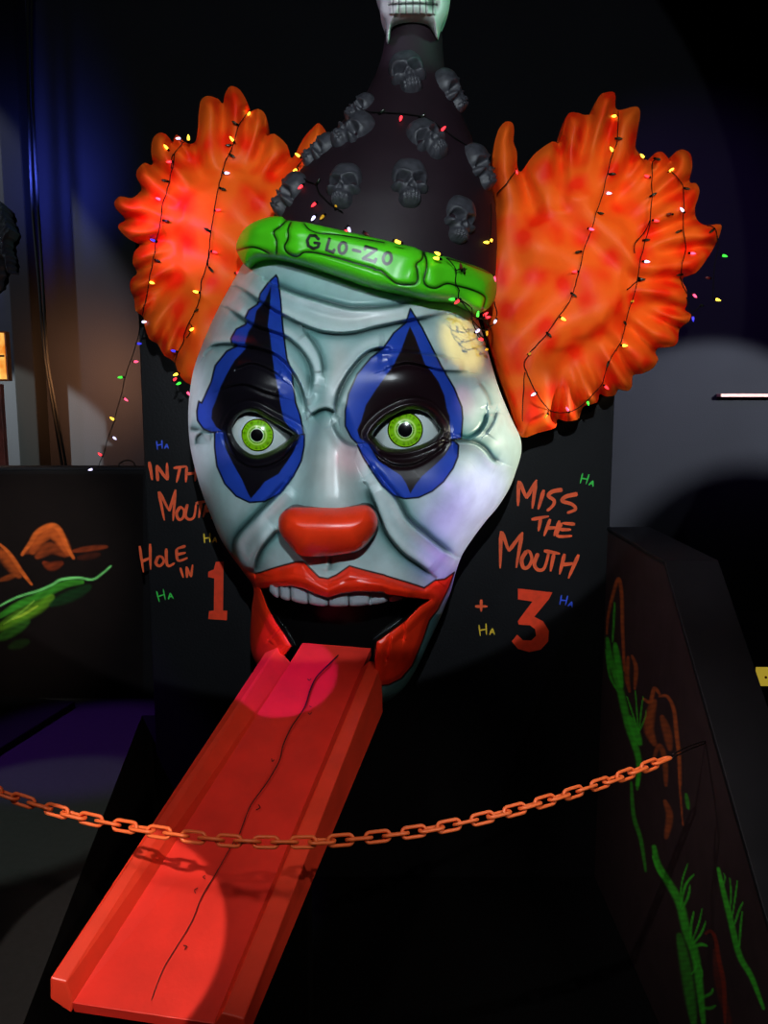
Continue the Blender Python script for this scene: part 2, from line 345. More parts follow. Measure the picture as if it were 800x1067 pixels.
word([[(318, 386), (388, 373)], [(356, 380), (346, 433)], [(393, 384), (368, 452)], [(430, 390), (408, 452)], [(380, 420), (420, 418)], [(492, 405), (440, 400)], [(438, 400), (420, 450), (480, 451)], [(432, 426), (476, 426)]], tf=T2, wd=2.6)
word([[(198, 432), (194, 580)], [(202, 435), (228, 512)], [(228, 512), (284, 436)], [(282, 438), (258, 578)], [(300, 510), (280, 545), (287, 577), (306, 574), (320, 545), (312, 515), (298, 510)],
      [(345, 520), (330, 562), (345, 586), (370, 578), (388, 515)], [(368, 510), (432, 522)], [(408, 520), (394, 592)], [(450, 522), (430, 604)], [(506, 525), (465, 620)], [(440, 566), (490, 560)]], tf=T2, wd=2.8)
word([[(95, 731), (144, 731)], [(119, 704), (119, 752)]], tf=T2, wd=2.2)
def flatpoly(name, pts, m, parent, proj):
    o = link(name, [proj(x, y, 1) for x, y in pts], [tuple(range(len(pts)))], m, parent, False); return o
flatpoly('number_one', T1((440, 675), (478, 673), (475, 910), (495, 912), (493, 957), (403, 952), (407, 912), (430, 910), (432, 755), (402, 748), (403, 722), (430, 712)), M_num, panel, onpanel)
flatpoly('number_three', T2((265, 660), (402, 675), (388, 702), (330, 772), (365, 790), (388, 828), (385, 870), (355, 903), (310, 912), (265, 900), (240, 870), (262, 843), (285, 865), (318, 866), (337, 848), (333, 822), (312, 806), (268, 803), (264, 790), (322, 712), (265, 703)), M_num, panel, onpanel)
def ha(x, y, s, rot, m):
    st = [[(0, 0), (1, 9)], [(5.5, -1), (6, 8)], [(0.5, 4.5), (6, 3.5)], [(8.5, 8), (10.5, 3)], [(10.5, 3), (12.5, 8)], [(9, 6), (12, 6)]]
    c, n = math.cos(rot), math.sin(rot)
    ribbon('small_laugh_lettering', [([(x + (a * c - b * n) * s, y + (a * n + b * c) * s) for a, b in q], 1.7, 1.1) for q in st], m, panel, onpanel)
ha(163, 459.5, 1.0, 0.0, M_blue); ha(212.5, 556, 1.1, 0.05, M_yel); ha(163, 616, 1.3, -0.15, M_grn)
ha(607, 493, 1.2, 0.35, M_grn); ha(585, 620, 1.15, 0.3, M_blue); ha(499, 651, 1.3, 0.0, M_yel)

# low walls with murals
def paint_strokes(base, strokes):
    def f(x, y, d):
        c = np.repeat(lin(base)[None, :], len(x), 0)
        n = 0.78 + 0.22 * np.sin(x * 0.21 + y * 0.83 + 2 * np.sin(x * .13)) * np.sin(x * 0.17 - y * 0.37)
        for pts, wd, col, al in strokes:
            dd, _, t, _, _ = linedist(x, y, smoothline(pts, 4), wd * 1.6 + 1)
            wt = wd * (.3 + .7 * np.sqrt(np.clip(np.sin(np.pi * np.clip(.04 + .92 * t, 0, 1)), 0, 1))); c = blend(c, al * n * (1 - sstep(0.35, 1.0, dd / wt)), col)
        return c
    return f
XW = P(633, 552, YP).x; ZT = P(633, 552, YP).z
def onright(px, py, k=0): return Vector([float(v) for v in onplane(px, py, (XW - 0.0015, 0, 0), (1, 0, 0))])
k1 = onright(692, 588); k2 = onright(762, 835)
slope = (k2.z - k1.z) / (k2.y - k1.y); yb = k1.y - (ZT - ZF) / slope
prof = [(YP, ZF), (YP, ZT), (k1.y, ZT), (yb, ZF)]
TH = 0.2
lw = thing('low_wall', 'right black low wall with a sloping front end, its inside painted with grass and brown rocks', 'low wall', (XW, YP, ZF))
prism('wall_body', [(XW, y, z) for y, z in prof], [(XW + TH, y, z) for y, z in prof], M_low, lw, 0.008)
cp_ = [(YP, ZT), (k1.y, ZT), (yb + 0.02, ZF + 0.02), (yb + 0.02, ZF + 0.035), (k1.y - 0.006, ZT + 0.014), (YP, ZT + 0.014)]
prism('top_cap', [(XW - 0.004, y, z) for y, z in cp_], [(XW + TH + 0.004, y, z) for y, z in cp_], M_cap, lw, 0.003)
def RW(*p): return cr(600, 530, 3.68, p)
def RL(*p): return cr(620, 800, 3.994, p)
BR, GR = (165, 80, 34), (60, 190, 44)
st = [(RW((118, 480), (125, 400), (150, 300), (165, 270), (175, 330), (178, 450), (185, 620)), 2.6, BR, .9),
      (RW((140, 510), (145, 430), (148, 360)), 1.6, GR, .7), (RW((120, 500), (135, 590), (165, 680), (200, 830), (240, 960), (235, 1060)), 5, GR, .85),
      (RW((150, 520), (160, 590), (175, 680)), 5, GR, .95), (RW((115, 540), (130, 640), (160, 700)), 2, GR, .8),
      (RW((200, 570), (195, 640), (205, 700)), 3.5, BR, .7), (RW((215, 565), (230, 610), (225, 690)), 3, BR, .8),
      (RW((240, 860), (215, 780), (195, 720)), 1.2, GR, .9), (RW((240, 860), (232, 760), (228, 700)), 1.1, GR, .9), (RW((242, 860), (250, 770), (258, 720)), 1.1, GR, .9), (RW((245, 850), (265, 800), (270, 770)), 1, GR, .8),
      (RW((205, 800), (225, 850), (245, 900)), 6, GR, .9), (RW((260, 730), (285, 740), (300, 690), (320, 710)), 3, BR, .9),
      (RW((300, 740), (285, 790), (280, 850), (300, 900)), 7, BR, .75), (RW((320, 720), (350, 720), (375, 770), (385, 860), (395, 950), (400, 1060)), 3, BR, .85), (RW((330, 800), (350, 860), (360, 920)), 6, BR, .6),
      (RW((300, 950), (320, 910), (340, 960), (345, 1060)), 4, BR, .6),
      (RL((150, 60), (160, 200), (190, 300), (210, 430)), 3, GR, .5), (RL((180, 40), (175, 90)), 2.5, GR, .6), (RL((290, 140), (310, 200), (295, 290)), 5, BR, .6), (RL((345, 0), (355, 120), (365, 240)), 1.5, BR, .7), (RL((378, 110), (388, 170)), 3, GR, .4),
      (RL((245, 330), (260, 400), (300, 470), (350, 560), (380, 680), (420, 800), (450, 1060)), 6, GR, .8), (RL((350, 700), (380, 850), (410, 1060)), 8, GR, .45),
      (RL((240, 370), (270, 440), (310, 480)), 2.4, GR, .9), (RL((355, 580), (360, 480), (385, 400)), 1.2, GR, .8), (RL((355, 580), (375, 490), (410, 445)), 1.8, GR, .9), (RL((360, 590), (385, 540), (395, 490)), 1.8, GR, .8),
      (RL((395, 720), (400, 650), (410, 600)), 1.8, GR, .9), (RL((400, 730), (430, 650), (445, 585)), 1.2, GR, .9), (RL((405, 735), (440, 690), (460, 640)), 1.5, GR, .9), (RL((410, 745), (440, 735), (465, 742)), 2.5, GR, .8),
      (RL((400, 860), (420, 830), (410, 790)), 1.6, GR, .7), (RL((430, 900), (445, 860), (435, 820)), 1.6, GR, .7), (RL((440, 960), (480, 940), (490, 920)), 2.2, GR, .7), (RL((445, 1000), (480, 1000), (500, 990)), 2.2, GR, .7),
      (RL((460, 690), (480, 680), (500, 710), (515, 800), (535, 900), (540, 1060)), 3.2, (140, 44, 22), .7), (RL((500, 760), (515, 900), (560, 1060)), 6, (120, 40, 22), .35),
      (RL((512, 420), (530, 500), (560, 620), (600, 780), (650, 870), (700, 1000)), 4.2, GR, .85), (RL((560, 600), (565, 530), (560, 460)), 1.3, GR, .7), (RL((570, 620), (582, 540), (592, 470)), 1.3, GR, .8), (RL((580, 650), (600, 590), (615, 560)), 1.6, GR, .8), (RL((600, 740), (605, 660), (612, 600)), 1.6, GR, .8), (RL((530, 500), (540, 460), (535, 440)), 1.2, GR, .6)]
inner = [(633, 556), (690, 590), (722, 690), (742, 760), (762, 836), (790, 930), (812, 1010), (830, 1075), (620, 1075), (628, 760)]
# clip the mural to the wall profile in its own plane
def wl(y, z): # pixel of a wall point
    v = Vector((XW - 0.0015, y, z - H)); fw = v.y * cp - v.z * sp_; up = v.y * sp_ + v.z * cp; return (CX + FPX * v.x / fw, CY - FPX * up / fw)
yq = 1.75
inner = [wl(YP - 0.01, ZT - 0.01), wl(k1.y + 0.0, ZT - 0.01), wl(k2.y + 0.015, k2.z), wl(yq, k2.z + (yq - k2.y) * slope), wl(yq, ZF + .01), wl(YP - 0.01, ZF + 0.012)]
relief('mural', inner, 1.0, lambda x, y, d: x * 0, lambda x, y, dep: onplane(x, y, (XW - 0.0015, 0, 0), (1, 0, 0)), M_mural, lw, colfun=paint_strokes((42, 30, 32), st), maxd=4)

YL = 4.2
llw = thing('low_wall', 'left black low wall painted with orange mountains above a green hill', 'low wall', (P(60, 700, YL).x, YL, 0))
zt = P(60, 490, YL).z; xl = P(-330, 500, YL).x; xr = P(152, 500, YL).x
box('wall_body', (xl, YL, 0), (xr, YL + 0.12, zt), M_low, llw, 0.004)
box('top_cap', (xl, YL - 0.004, zt), (xr, YL + 0.124, zt + 0.015), M_cap, llw, 0.003)
def LW(*p): return cr(0, 480, 2.81, p)
OR = (205, 95, 35)
st = [(LW((95, 265), (120, 225), (150, 205), (180, 235), (200, 270)), 9, (185, 80, 28), .75), (LW((110, 280), (150, 255), (190, 275)), 8, (150, 62, 24), .6), (LW((0, 270), (30, 300), (55, 335)), 9, (160, 70, 26), .6), (LW((65, 275), (90, 240), (110, 210), (150, 190), (175, 205), (195, 250), (215, 285)), 4, OR, .9), (LW((100, 250), (140, 215), (170, 225), (190, 260)), 7, (170, 75, 28), .7), (LW((75, 270), (110, 255), (150, 245)), 5, (120, 50, 20), .7),
      (LW((130, 300), (150, 310), (180, 300)), 6, (150, 55, 20), .5), (LW((0, 245), (30, 275), (60, 320), (92, 362)), 3, OR, .9), (LW((0, 262), (25, 290), (50, 320)), 6, (150, 65, 22), .7), (LW((0, 350), (30, 340), (60, 325)), 4, (150, 65, 22), .6),
      (LW((215, 265), (260, 258), (312, 252)), 4, (130, 50, 20), .7), (LW((230, 285), (290, 275)), 5, (70, 25, 12), .6),
      (LW((0, 425), (50, 400), (115, 380), (150, 365), (180, 348), (230, 343), (270, 348), (300, 330), (325, 308)), 1.9, (120, 215, 120), .95),
      (LW((0, 455), (60, 420), (130, 390), (190, 362), (240, 355)), 6, (60, 150, 40), .75), (LW((0, 490), (50, 460), (110, 430), (150, 400)), 9, (95, 150, 30), .75), (LW((0, 520), (40, 495), (80, 470)), 8, (50, 110, 30), .55), (LW((30, 545), (80, 530)), 7, (30, 60, 20), .5),
      (LW((150, 420), (220, 390), (260, 370)), 8, (15, 60, 25), .6), (LW((35, 465), (70, 450), (110, 425)), 2, (170, 200, 60), .7), (LW((10, 480), (60, 445), (100, 410)), 1.6, (150, 200, 70), .5)]
relief('mural', [(-60, 494), (149, 494), (149, 728), (-60, 728)], 1.0, lambda x, y, d: x * 0 + YL - 0.002, at, M_mural, llw, colfun=paint_strokes((14, 8, 8), st), maxd=4)
# kerb on the left floor, running up to the low wall
ka = onfloor(82, 735); kb = onfloor(-120, 864); kd = Vector((-(kb - ka).y, (kb - ka).x, 0)).normalized() * 0.9
if kd.x > 0: kd = -kd
ka += (kb - ka).normalized() * 0.03
kr = prism('kerb', [ka, kb, kb + kd, ka + kd], [v + Vector((0, 0, 0.035)) for v in (ka, kb, kb + kd, ka + kd)], M_low, None, 0.006)
tag(kr, 'low dark kerb strip on the floor running up to the left painted low wall', 'kerb')
# ------------------------------------------------------------------ clown head
clown = thing('clown_head', 'giant white clown head with open mouth, orange hair tufts and a dark skull-studded cone hat', 'clown head', (P(372, 700, YP).x, YP, 0))
OUT = [(258, 268), (280, 250), (330, 262), (400, 280), (460, 295), (490, 305), (498, 332), (507, 362), (515, 390), (522.5, 412), (534, 439), (542, 456), (543, 472), (537.5, 491), (531, 508), (519.5, 527), (506, 543), (492.5, 561), (481, 579), (474, 599), (470, 615),
       (463, 633), (456.5, 648.5), (445, 673), (434, 696), (423, 714), (409, 727), (398, 732), (370, 738), (335, 736), (300, 722), (280, 705), (268, 693), (262, 680), (260.5, 662), (262, 635), (264, 613), (254, 597), (241, 579), (229, 560), (220, 538), (212, 518), (204, 492), (198, 464), (196, 436), (197.5, 410), (202, 384), (212, 356), (226, 324), (240, 298)]
OUT = smoothline(OUT, 4, True)
yy = np.arange(245, 745, 1.0); el = []; er = []
for v in yy:
    xs_ = [OUT[i][0] + (v - OUT[i][1]) * (OUT[(i + 1) % len(OUT)][0] - OUT[i][0]) / (OUT[(i + 1) % len(OUT)][1] - OUT[i][1]) for i in range(len(OUT)) if (OUT[i][1] > v) != (OUT[(i + 1) % len(OUT)][1] > v)]
    el.append(min(xs_) if xs_ else np.nan); er.append(max(xs_) if xs_ else np.nan)
el = np.array(el); er = np.array(er); ok = ~np.isnan(el)
el = np.interp(yy, yy[ok], el[ok]); er = np.interp(yy, yy[ok], er[ok])
kern = np.ones(21) / 21; el = np.convolve(np.pad(el, 10, 'edge'), kern, 'valid'); er = np.convolve(np.pad(er, 10, 'edge'), kern, 'valid')
LU = A((488, 133), (445, 175), (405, 230), (392, 285), (345, 315), (325, 360), (332, 388), (280, 415), (252, 465), (258, 497), (285, 502), (230, 530), (170, 605), (150, 690), (100, 800)) + B((85, 90), (75, 140), (78, 190), (110, 235), (150, 252), (212, 250), (612, 268), (632, 262), (612, 160), (590, 100)) + A((575, 690), (572, 640), (545, 570), (528, 450), (518, 350), (512, 260), (497, 150))
LLo = B((168, 250), (168, 330), (180, 430), (220, 520), (280, 585), (350, 618), (430, 612), (510, 570), (580, 480), (620, 400), (635, 320), (635, 262), (600, 262), (212, 246))
LB = A((463, 185), (430, 265), (385, 320), (372, 385), (342, 430), (325, 490), (328, 518), (270, 580), (235, 640), (200, 710), (172, 790)) + B((155, 130), (150, 180), (175, 225), (212, 250), (222, 330), (260, 410), (310, 500), (340, 570), (357, 598), (390, 560), (430, 510), (500, 470), (550, 400), (590, 330), (612, 268), (560, 230), (530, 190), (512, 110), (502, 40)) + A((480, 640), (470, 560), (457, 450), (445, 395), (455, 310))
RU = Cc((487, 208), (465, 280), (400, 335), (345, 415), (280, 465), (210, 550), (165, 650), (148, 740), (148, 800)) + D((148, 220), (180, 280), (210, 310), (245, 308), (700, 292), (752, 285), (760, 180)) + Cc((755, 720), (715, 620), (650, 510), (600, 410), (550, 310), (510, 245))
RLo = D((205, 305), (240, 380), (290, 460), (340, 530), (400, 580), (455, 598), (530, 592), (600, 560), (660, 510), (710, 440), (735, 380), (738, 320), (715, 296), (245, 304))
RB = Cc((485, 298), (465, 350), (440, 420), (400, 500), (350, 570), (300, 640), (255, 710), (232, 790)) + D((210, 240), (225, 285), (265, 310), (320, 400), (380, 440), (440, 480), (465, 520), (487, 572), (515, 525), (550, 480), (620, 420), (670, 370), (705, 310), (700, 285), (695, 230), (692, 170), (678, 130), (665, 60)) + Cc((635, 590), (600, 540), (565, 500), (540, 430), (510, 350))
EL = smoothline(B((258, 225), (300, 160), (370, 145), (450, 185), (530, 230), (580, 264), (520, 320), (440, 360), (370, 370), (310, 335), (270, 280)), 4, True)
ER = smoothline(D((288, 262), (340, 200), (420, 150), (500, 130), (570, 150), (620, 200), (642, 245), (600, 290), (520, 325), (440, 342), (360, 332), (310, 292)), 4, True)
UPL = F((207, 435), (300, 405), (390, 380), (430, 378), (460, 410), (500, 450), (540, 457), (580, 440), (640, 398), (700, 415), (800, 440)) + G((100, 445), (200, 475), (275, 500), (325, 465), (370, 460), (415, 428))
REDP = F((60, 300), (95, 345), (112, 372), (150, 412)) + UPL + G((390, 500), (340, 600), (300, 650), (270, 740), (220, 860), (170, 920), (110, 950), (50, 955), (0, 975)) + F((300, 1010), (100, 900), (100, 700), (150, 500), (50, 340))
MOUTH = F((228, 503), (300, 497), (370, 490), (420, 500), (490, 530), (540, 545), (600, 525), (680, 515), (800, 520)) + G((100, 530), (200, 545), (305, 553), (250, 590), (180, 660), (110, 710), (55, 750), (45, 850), (38, 1100), (-60, 1100), (-440, 1100), (-440, 900)) + F((350, 800), (372, 770), (350, 730), (300, 660), (262, 590))
NOSE = smoothline(F((310, 200), (322, 158), (370, 124), (430, 122), (500, 122), (600, 122), (650, 118), (715, 112), (750, 132), (775, 178), (768, 230), (730, 288), (680, 330), (620, 343), (540, 352), (440, 355), (395, 340), (350, 290), (318, 245)), 3, True)
# folds: (points, raise amplitude, raise width px, side, groove depth, groove width, paint alpha)
FOLDS = [
    ([(276, 290), (290, 297), (310, 305), (330, 311), (350, 316.5), (366, 320), (390, 320), (410, 318), (434, 314)], .016, 9, 1, .016, 3.2, .85),
    ([(246, 300), (256, 306), (270, 316), (280, 322), (294, 330), (310, 338), (330, 346), (350, 349), (370, 348), (390, 343), (414, 338), (440, 333), (464, 328)], .018, 9, -1, .018, 3.4, .75),
    ([(236, 322), (256, 336), (270, 343), (286, 348), (298, 353), (310, 363), (320, 377), (324, 392), (321, 412)], .018, 9, -1, .018, 3.2, .7),
    ([(214, 370), (222, 362), (234, 360), (248, 361), (270, 365), (286, 371), (298, 381), (308, 396), (314, 410), (318, 428)], .020, 8, -1, .018, 3, .65),
    ([(318, 344), (330, 360), (336, 374), (338, 390)], .014, 8, 1, .013, 3, .6),
    ([(246, 386), (262, 380), (280, 386), (292, 394)], .010, 6, -1, .008, 2.5, .5),
    ([(232, 406), (254, 402), (276, 410), (292, 414)], .010, 6, -1, .008, 2.5, .5),
    ([(404, 364), (392, 365), (380, 371), (366, 387), (356, 404), (351, 420), (352, 432)], .018, 12, 1, .018, 3, .75),
    ([(404, 385), (424, 380), (444, 384), (462, 388), (486, 389)], .014, 8, -1, .008, 3, .4),
    ([(390, 366), (420, 364), (450, 368), (470, 372)], .012, 7, 1, .006, 3, .3),
    ([(324, 434), (332, 429), (340, 427), (349, 431)], .012, 6, -1, .016, 2.4, .95),
    ([(347, 440), (353, 452), (362, 461), (374, 464)], .010, 7, 1, .010, 3, .5),
    ([(300, 500), (290, 512), (272, 530), (258, 545), (248, 556), (243, 566), (244, 580), (250, 592), (262, 596)], .026, 12, -1, .024, 3.2, .95),
    ([(292, 552), (284, 560), (274, 572), (268, 585), (266, 597)], .018, 10, 1, .020, 3.0, .9),
    ([(388, 486), (402, 505), (416, 521), (426, 540), (444, 556), (462, 571), (476, 580)], .026, 12, 1, .024, 3.2, .9),
    ([(380, 505), (388, 524), (394, 540), (402, 558), (418, 577), (436, 590), (453, 603)], .024, 11, -1, .022, 3.2, .9),
    ([(474, 453), (486, 456), (498, 450), (505, 440), (507, 428)], .012, 8, 1, .013, 2.3, .9),
    ([(470, 459), (486, 459), (498, 462), (507, 469), (514, 478), (522, 482)], .012, 8, 1, .014, 2.5, .9),
    ([(505, 452), (513, 440), (517, 428)], .010, 7, 1, .010, 2.5, .55), ([(500, 398), (508, 410), (512, 424)], .006, 6, 1, .007, 2.5, .4),
    ([(197, 446), (208, 448), (222, 450)], .014, 7, 1, .014, 2.4, .9), ([(205, 464), (206, 456), (212, 451)], .008, 5, -1, .010, 2.2, .7),
    ([(233, 452), (240, 472), (256, 486), (276, 487), (296, 478), (308, 462)], .012, 6, -1, .010, 2.2, .0),
    ([(386, 466), (396, 478), (414, 486), (434, 484), (454, 472), (466, 462)], .012, 6, -1, .010, 2.2, .0),
    ([(344, 578), (345, 586), (344, 596)], .006, 6, 1, .010, 4, .5),
    ([(278, 668), (290, 655), (296, 650)], .008, 5, 1, .010, 2, .25), ([(402, 690), (405, 672), (407, 662)], .006, 5, 1, .009, 2, .3), ([(420, 668), (421, 655), (419, 648)], .006, 5, 1, .009, 2, .3),
]
FOLDS = [(smoothline(f[0], 4),) + f[1:] for f in FOLDS]
_ry = np.arange(240., 750.)
def rowtab(ks, vs_, n=61): v = np.interp(_ry, ks, vs_); return np.convolve(np.pad(v, n // 2, 'edge'), np.hanning(n) / np.hanning(n).sum(), 'valid')
T_B = rowtab([250, 330, 450, 600, 740], [0.36, 0.42, 0.44, 0.42, 0.34]); T_O = rowtab([250, 400, 600, 740], [0.08, 0.0, -0.02, 0.0]); T_W = rowtab([420, 530], [11, 34]); T_A = rowtab([415, 440, 520, 550, 575], [0, .05, .12, .12, 0], 21)
def domeY(x, y):
    l = np.interp(y, yy, el); r = np.interp(y, yy, er); c = (l + r) / 2; hw = (r - l) / 2 + 1.5; nc = 0.55 * c + 0.45 * 352
    u = np.where(x < nc, (nc - x) / np.maximum(nc - c + hw, 1), (x - nc) / np.maximum(c + hw - nc, 1)); u = np.clip(u, 0, 1)
    Bm = np.interp(y, _ry, T_B); off = np.interp(y, _ry, T_O)
    return 3.48 + off - Bm * (1 - u ** 2.5) ** 0.55
def gs(x, y, cx, cy, sx, sy): return np.exp(-((x - cx) / sx) ** 2 - ((y - cy) / sy) ** 2)
def faceY(x, y, d):
    h = np.zeros(x.shape)
    h += 0.03 * (1 - np.clip(1 - d / 14, 0, 1) ** 2) ** .5
    for pts, a, wd, side, ga, gw, pa in FOLDS:
        dd, sg, t, _, _ = linedist(x, y, pts, wd * 2.6); tp = np.clip(np.sin(np.pi * np.clip(t, 0.03, .97)) * 3.5, 0, 1)
        s = dd * (sg * side > 0)
        h += 2.2 * tp * a * np.where(sg * side > 0, sstep(0, gw * 1.2, s) * np.exp(-(s / (1.25 * wd)) ** 2), 0) - tp * ga * np.exp(-(dd / gw) ** 2)
    # bridge of the nose, brows, cheeks, lips, sockets
    w_ = np.interp(y, _ry, T_W); amp = np.interp(y, _ry, T_A)
    h += amp * np.exp(-(np.abs(x - 345) / w_) ** 3.2)
    h += .035 * gs(x, y, 262, 395, 40, 24) + .04 * gs(x, y, 425, 392, 42, 26) + .02 * gs(x, y, 340, 400, 10, 30)
    h += .03 * gs(x, y, 228, 530, 22, 34) + .045 * gs(x, y, 478, 520, 34, 40) + .03 * gs(x, y, 272, 560, 12, 30)
    h -= .055 * gs(x, y, 268, 458, 44, 30) + .055 * gs(x, y, 424, 455, 46, 30)
    for ey in (EL, ER):
        s = sdf(x, y, ey, 14); h += .020 * np.exp(-((s + 4.5) / 3.2) ** 2) - .006 * np.exp(-((s + 11) / 2.5) ** 2); h -= .16 * sstep(-.4, 2.2, s)
    # lips stand proud
    red = sdf(x, y, REDP, 10); h += .022 * sstep(-1, 6, red)
    dd = linedist(x, y, F((250, 470), (380, 440), (430, 450), (540, 505), (640, 455), (800, 480)) + G((100, 490), (200, 520)), 12)[0]; h += .018 * np.exp(-(dd / 6) ** 2)
    mo = sdf(x, y, MOUTH, 12); h += .018 * np.exp(-((mo + 6) / 5) ** 2); h -= .32 * sstep(-.6, 4, mo)
    return domeY(x, y) - h
def faceC(x, y, d):
    c = np.repeat(lin((178, 198, 200))[None, :], len(x), 0)
    teal = (70, 132, 128)
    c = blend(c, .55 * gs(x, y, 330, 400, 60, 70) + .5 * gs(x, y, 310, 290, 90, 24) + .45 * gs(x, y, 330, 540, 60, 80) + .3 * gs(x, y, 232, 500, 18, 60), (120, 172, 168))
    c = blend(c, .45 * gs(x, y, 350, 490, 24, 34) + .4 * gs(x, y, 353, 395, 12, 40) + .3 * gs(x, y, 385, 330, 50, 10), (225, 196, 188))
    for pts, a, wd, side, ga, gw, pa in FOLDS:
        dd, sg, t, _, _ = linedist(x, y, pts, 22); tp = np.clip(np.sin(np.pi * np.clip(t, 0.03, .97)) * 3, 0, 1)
        c = blend(c, .6 * pa * tp * (sg * side > 0) * np.exp(-((dd - .75 * wd) / (.4 * wd)) ** 2), (222, 232, 234))  # pale ridge highlight painted into the colour so the folds stand out
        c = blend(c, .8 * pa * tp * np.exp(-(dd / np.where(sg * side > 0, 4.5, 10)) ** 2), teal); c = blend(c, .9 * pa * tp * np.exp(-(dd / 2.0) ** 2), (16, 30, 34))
    dr = linedist(x, y, G((300, 650), (270, 740), (220, 860), (170, 920), (110, 955), (30, 965)), 20)[0]
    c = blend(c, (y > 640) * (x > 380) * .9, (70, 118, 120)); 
    blue = (34, 66, 168); blk = (16, 13, 20)
    for U, Lo, Bk in ((LU, LLo, LB), (RU, RLo, RB)):
        for p in (U, Lo): c = blend(c, sstep(-.5, .5, sdf(x, y, p, 6)), blue)
        s1, s2 = sdf(x, y, U, 8), sdf(x, y, Lo, 8); un = np.maximum(s1, s2)
        c = blend(c, 1 - sstep(.5, 1.3, np.abs(un)), (6, 6, 10))
        c = blend(c, sstep(-.5, .6, sdf(x, y, Bk, 6)), blk if U is LU else (24, 11, 16))
        c = blend(c, (1 - sstep(.3, 1.0, np.abs(linedist(x, y, [U[-1], U[0]], 3)[0]))) * 0, blk)
    c = blend(c, .5 * np.exp(-((sdf(x, y, EL, 8) + 3) / 1.2) ** 2) * 0, (60, 60, 80))
    r = sdf(x, y, REDP, 8); c = blend(c, sstep(-.4, .5, r), (248, 50, 20))
    ul = linedist(x, y, UPL, 4)[0]; c = blend(c, 1 - sstep(.5, 1.3, ul), (8, 6, 8))
    ul = linedist(x, y, G((415, 428), (390, 500), (340, 600), (300, 650), (270, 740), (220, 860), (170, 920), (110, 950), (50, 955)), 4)[0]; c = blend(c, 1 - sstep(.4, 1.1, ul), (8, 6, 8))
    c = blend(c, .75 * (1 - sstep(0, 4, np.abs(linedist(x, y, F((95, 345), (150, 425), (200, 490)), 6)[0]))), (90, 10, 10))
    for ey in (EL, ER): c = blend(c, sstep(-2.2, -.4, sdf(x, y, ey, 5)), (5, 5, 7))
    c = blend(c, sstep(-.6, .6, sdf(x, y, MOUTH, 6)), (7, 5, 6))
    return c
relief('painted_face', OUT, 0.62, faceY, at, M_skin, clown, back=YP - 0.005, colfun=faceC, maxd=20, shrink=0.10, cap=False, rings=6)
ztooth = 3.06
noseb = domeY(np.array([342.]), np.array([552.]))[0]
relief('nose', NOSE, 0.9, lambda x, y, d: noseb - .105 - .125 * (1 - np.clip(1 - d / 27, 0, 1) ** 2.2) ** .5 - .02 * gs(x, y, 342, 548, 40, 18), at, M_skin, clown, back=3.2, maxd=32,
       colfun=lambda x, y, d: blend(np.repeat(lin((252, 60, 24))[None, :], len(x), 0), (1 - sstep(.7, 1.5, d)) * ((x > 365) | (y < 532)), (10, 6, 6)), shrink=.12)
# upper teeth
low = np.array(F((240, 515), (290, 535), (320, 552), (370, 562), (450, 577), (540, 586), (600, 589), (680, 584), (740, 579), (800, 576)) + G((50, 578), (130, 562), (200, 550), (240, 545)))
seps = [F((v, 0))[0][0] for v in (268, 316, 368, 450, 543, 637, 735)] + [G((v, 0))[0][0] for v in (22, 108, 182, 232)]
for i in range(len(seps) - 1):
    x0, x1 = seps[i] + .5, seps[i + 1] - .5; b0 = np.interp(x0, low[:, 0], low[:, 1]); b1 = np.interp(x1, low[:, 0], low[:, 1]); tp_ = min(b0, b1) - 24
    xm = (x0 + x1) / 2; bm = max(b0, b1) + .3; u = abs(xm - 345) / 90
    pg = smoothline([(x0, tp_), (xm, tp_ - 1), (x1, tp_), (x1 + .1, b1 - 4), (x1 - 1.5, b1 - .5), (xm, (b0 + b1) / 2 + .4), (x0 + 1.5, b0 - .5), (x0 - .1, b0 - 4)], 3, True)
    yb_ = 3.075 + .13 * u ** 2
    relief('tooth', pg, 1.0, lambda x, y, d, yb_=yb_: yb_ - .02 * (1 - np.clip(1 - d / 5, 0, 1) ** 2) ** .5, at, M_tooth, clown, back=yb_ + .05, maxd=10, shrink=.03)
